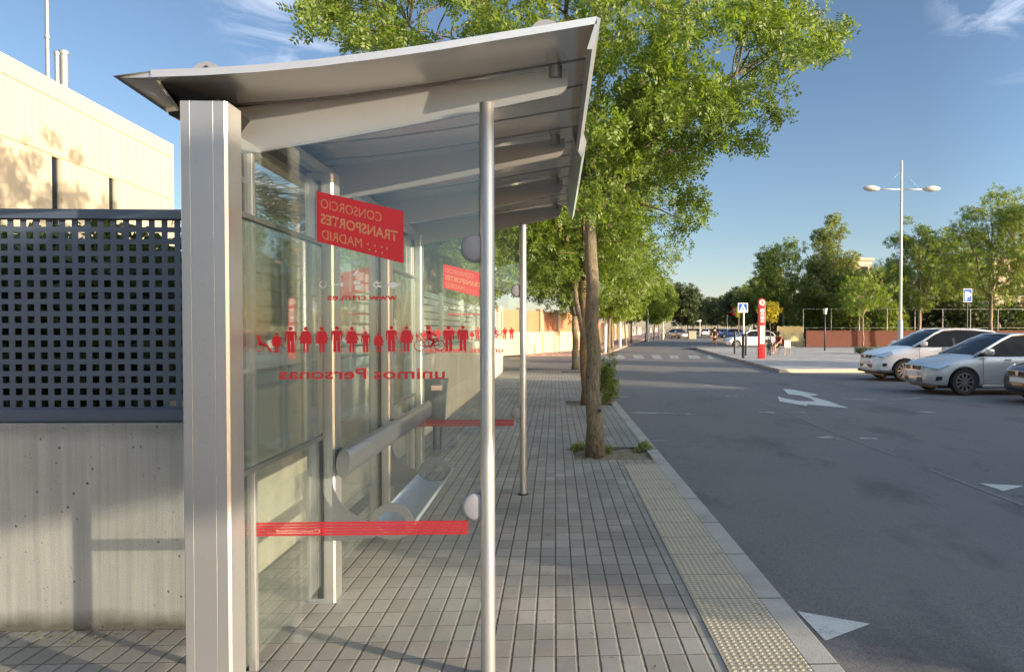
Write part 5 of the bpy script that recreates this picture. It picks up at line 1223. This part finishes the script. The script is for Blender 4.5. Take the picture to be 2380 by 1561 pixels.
# ------------------------------------------------------------------ people
def person(label, loc, rz, top='black_cloth', bottom='black_cloth', pose='walk', hgt=1.72, skirt=False, hairlen=.1):
    t = thing('person', label, 'person', loc, rz); s_ = hgt/1.72
    if pose == 'sit':
        J = {'p': (0, 0, .52), 'c': (.02, 0, .85), 'n': (.05, 0, 1.05), 'h0': (.07, 0, 1.12), 'h1': (.08, 0, 1.24), 'k': (.42, .10, .50), 'f': (.45, .10, .08), 't': (.60, .10, .05), 'k2': (.42, -.10, .50), 'f2': (.40, -.10, .08), 't2': (.55, -.10, .05), 's': (.03, .17, .97), 'e': (.10, .22, .72), 'w': (.30, .15, .62), 's2': (.03, -.17, .97), 'e2': (.10, -.22, .72), 'w2': (.30, -.15, .62)}
    else:
        J = {'p': (0, 0, .93), 'c': (0, 0, 1.18), 'n': (0, 0, 1.45), 'h0': (.01, 0, 1.52), 'h1': (.02, 0, 1.64), 'k': (.13, .09, .50), 'f': (.06, .09, .09), 't': (.22, .10, .04), 'k2': (-.02, -.09, .50), 'f2': (-.20, -.09, .12), 't2': (-.06, -.10, .04), 's': (0, .18, 1.38), 'e': (-.05, .24, 1.10), 'w': (.05, .25, .86), 's2': (0, -.18, 1.38), 'e2': (.03, -.24, 1.10), 'w2': (.12, -.24, .88)}
    J = {k: Vector(v)*s_ for k, v in J.items()}
    order = ['p', 'c', 'n', 'h0', 'h1', 'k', 'f', 't', 'k2', 'f2', 't2', 's', 'e', 'w', 's2', 'e2', 'w2']
    rad = dict(p=.13, c=.125, n=.05, h0=.075, h1=.095, k=.062, f=.04, t=.03, k2=.062, f2=.04, t2=.03, s=.058, e=.042, w=.03, s2=.058, e2=.042, w2=.03)
    E = [('p', 'c'), ('c', 'n'), ('n', 'h0'), ('h0', 'h1'), ('p', 'k'), ('k', 'f'), ('f', 't'), ('p', 'k2'), ('k2', 'f2'), ('f2', 't2'), ('n', 's'), ('s', 'e'), ('e', 'w'), ('n', 's2'), ('s2', 'e2'), ('e2', 'w2')]
    vs = [J[k] for k in order]; es = [(order.index(a), order.index(c)) for a, c in E]; rads = [rad[k]*s_ for k in order]
    for base_, dirs in ((13, 1), (16, -1)):       # fingers and thumb
        for f_ in range(5):
            vs.append(vs[base_]+Vector((.02*(f_-2)+(.03 if f_ == 4 else 0), dirs*.01, -(.09 if f_ < 4 else .05)-.008*(2-abs(f_-2))))*s_); rads.append(.009*s_); es.append((base_, len(vs)-1))
    def grow(vs, es, rads, lv=1):
        me = bpy.data.meshes.new('b'); me.from_pydata(vs, es, []); o = bpy.data.objects.new('b', me); COL.objects.link(o)
        o.modifiers.new('k', 'SKIN'); sv = me.skin_vertices[0].data
        for v, r_ in zip(sv, rads): v.radius = (r_, r_)
        sv[0].use_root = True; m = o.modifiers.new('s', 'SUBSURF'); m.levels = lv; m.render_levels = lv
        bpy.context.view_layer.update(); m2 = bpy.data.meshes.new_from_object(o.evaluated_get(bpy.context.evaluated_depsgraph_get())); bpy.data.objects.remove(o); return m2
    link('body', grow(vs, es, rads), 'skin', t, smooth=True)
    nm = ['c', 'p', 'n', 's', 'e', 's2', 'e2']; tv = [J['c'], J['p']+Vector((0, 0, .03)), J['n']-Vector((0, 0, .04)), J['s'], J['s'].lerp(J['e'], .7), J['s2'], J['s2'].lerp(J['e2'], .7)]
    link('shirt', grow(tv, [(0, 1), (0, 2), (2, 3), (3, 4), (2, 5), (5, 6)], [.155*s_, .15*s_, .075*s_, .075*s_, .06*s_, .075*s_, .06*s_]), top, t, smooth=True)
    link('shorts', grow([J['p'], J['p'].lerp(J['k'], .72), J['p'].lerp(J['k2'], .72)], [(0, 1), (0, 2)], [.155*s_, .095*s_, .095*s_]), bottom, t, smooth=True)
    b = MB(); h = J['h1']; b.lathe([(0, .115), (.06, .10), (.098, .05), (.108, 0), (.105, -.06), (.09, -hairlen)], (h.x-.022, h.y, h.z), 'z', 16); b.build('hair', 'hair', t, smooth=True)
    return t
q = gr(1661, 807); person('person in black standing in the road beyond the crossing', (q.x, q.y, ZR), R(100), hgt=1.75)
q = gr(1551, 785.5); person('person in pale pink top and dark shorts walking left of the oncoming car', (q.x-.6, q.y, ZR), R(20), 'pink_cloth', 'brown_cloth', hgt=1.8)
person('person in a cream top walking just right of the other pedestrian in pink', (q.x+.6, q.y+.4, ZR), R(-20), 'white_paint', 'brown_cloth', hgt=1.78)
q = G(1812, 822); person('seated person in dark red clothes on the plaza beside the red totem', q, R(200), 'brown_cloth', 'black_cloth', 'sit', 1.75, hairlen=.2)
def chair(lab, loc, rz):
    t = thing('cafe_chair', lab, 'chair', loc, rz)
    b = MB(); b.box((-.22, -.22, .42), (.22, .22, .45), .01); b.build('seat', 'rail_grey', t); b = MB(); b.box((-.24, -.22, .46), (-.21, .22, .88), .01); b.build('backrest', 'rail_grey', t)
    for x in (-.2, .2):
        for y in (-.2, .2): b = MB(); b.tube([(x, y, 0), (x, y, .42)], .015, 6); b.build('leg', 'rail_grey', t)
    return t
ch = chair('metal chair under the seated person by the red totem', (q.x, q.y, 0), R(200)); c2 = G(1836, 823); dup(ch, (c2.x, c2.y, 0), R(30), 'empty metal chair right of the seated person'); c3 = G(1824, 826); dup(ch, (c3.x, c3.y, 0), R(110), 'empty metal chair turned towards the viewer by the totem')
# parked bicycle by the totem
q = G(1787, 826); mc = thing('bicycle', 'dark bicycle standing between the red totem and the seated person', 'bicycle', q, R(80))
for x in (-.52, .52): 
    b = MB(); pts = [(x+.33*math.cos(a), 0, .35+.33*math.sin(a)) for a in [2*math.pi*k/24 for k in range(25)]]; b.tube(pts, .02, 6, caps=False); b.build('wheel', 'rubber', mc)
b = MB(); [b.tube(p_, .018, 6) for p_ in ([(-.52, 0, .35), (-.1, 0, .35)], [(-.1, 0, .35), (-.18, 0, .85)], [(-.18, 0, .78), (.34, 0, .82)], [(-.1, 0, .35), (.34, 0, .72)], [(.32, 0, .98), (.52, 0, .35)], [(-.18, 0, .78), (-.52, 0, .35)])]; b.build('frame', 'black_trim', mc)
b = MB(); b.tube([(.30, -.28, 1.02), (.33, 0, 1.0), (.30, .28, 1.02)], .014, 6); b.build('handlebar', 'black_trim', mc); b = MB(); b.box((-.32, -.07, .85), (-.06, .07, .91), .02); b.build('saddle', 'black_trim', mc)

# ------------------------------------------------------------------ unseen trees, hedge and canopy added outside the frame to shade the street
off = [(15, 3.0, 0, .8), (19.5, 7.5, 1.1, .9), (24, -2.5, 2.3, .9), (23, 1.5, .7, 1.0), (14, -13, 3.0, .8), (26, 6.0, 4.0, .95), (21, 3.5, .2, .9), (27, 13, 1.9, 1.0), (34, 8.0, 1.9, 1.1), (34, 19, 2.9, 1.1), (43, 14, 2.9, 1.2), (16, -1.0, 5, .7)]
ol = ['added shade tree across the parking, nearest to the shelter', 'added shade tree across the parking beside the dark car', 'added shade tree across the parking, behind the viewer on the right', 'second row added shade tree across the parking', 'added shade tree near the kerb behind the viewer', 'second row added shade tree beside the parked cars', 'third row added shade tree behind the viewer', 'added shade tree right of the parked cars', 'third row added shade tree beyond the parked cars', 'added shade tree at the right end of the plaza', 'large added shade tree beyond the plaza end', 'added shade tree on the road side far behind the viewer']
OT = make_tree(ol[0], 'tree', 'added shade trees across the parking', (off[0][0], off[0][1], 0), H_=7.0, fork=2.2, R_=2.7, seed=77, leaf='leaf_mid', nclump=85, n_per=26, L=.2, W=.11, pairs=3, gap=.1, clr=.5, cbot=1.7)  # trees added out of view to dapple the street with shade
for i, (x, y, a, s_) in enumerate(off):
    if i: dup(OT, (x, y, 0), a, ol[i], scale=s_)

hg = thing('shade_hedge', 'tall hedge added out of view on the right to block the low sun', 'hedge', (12.0, 0, ZR)); rng = np.random.default_rng(4)  # added sun blocker; its gap lets one low streak reach the wall
cl = [(x, y, z) for x in (-.3, .3) for z in np.arange(.4, 3.5, .42) for y in list(np.arange(-13, -5.0, .5))+list(np.arange(-1.6, 6.2, .5))]
link('foliage', leaf_mesh('foliage', rng, cl, [(.38, .4, .34)]*len(cl), 26, .13, .09, 3, .07, shell=.0), 'leaf_dark', hg)
b = MB(); [b.tube([(0, y, 0), (0, y, 3.0)], .04, 6) for y in (-12, -9, -6, 0, 3, 5.5)]; b.build('stem', 'bark', hg)
cp = thing('shade_canopy', 'flat canopy added over the hedge gap, out of view, to shade the wall', 'canopy', (11.2, -3.3, ZR))  # added out of view to cast the slanting shadow edge on the wall
b = MB(); b.box((-.1, -3.0, 3.60), (.35, 2.9, 4.95), .02); b.build('fascia', 'rail_grey', cp)
for y in (-2.9, 2.8): b = MB(); b.tube([(.12, y, 0), (.12, y, 3.8)], .07, 10); b.build('post', 'rail_grey', cp)
# litter of small fallen leaves on the pavement
rng = np.random.default_rng(12); b = MB()
for i in range(420):
    if i < 260: x, y = rng.uniform(-1.7, 1.1), rng.uniform(2.2, 14)
    elif i < 340: x, y = -1.80+abs(rng.normal())*.10, rng.uniform(3.8, 11)
    else: x, y = rng.uniform(-3.2, -1.9), 3.68-abs(rng.normal())*.09
    a = rng.uniform(0, 6.28); l, w_ = rng.uniform(.008, .02), rng.uniform(.004, .009); c_, s_ = math.cos(a), math.sin(a); z = .006+rng.uniform(0, .004)
    b.poly([(x-c_*l, y-s_*l, z), (x-s_*w_, y+c_*w_, z+.003), (x+c_*l, y+s_*l, z), (x+s_*w_, y-c_*w_, z+.002)])
o = b.build('fallen_leaves', 'dry_leaf', fix=False); o['kind'] = 'stuff'; o['label'] = 'scattered small dry leaves lying on the paving'
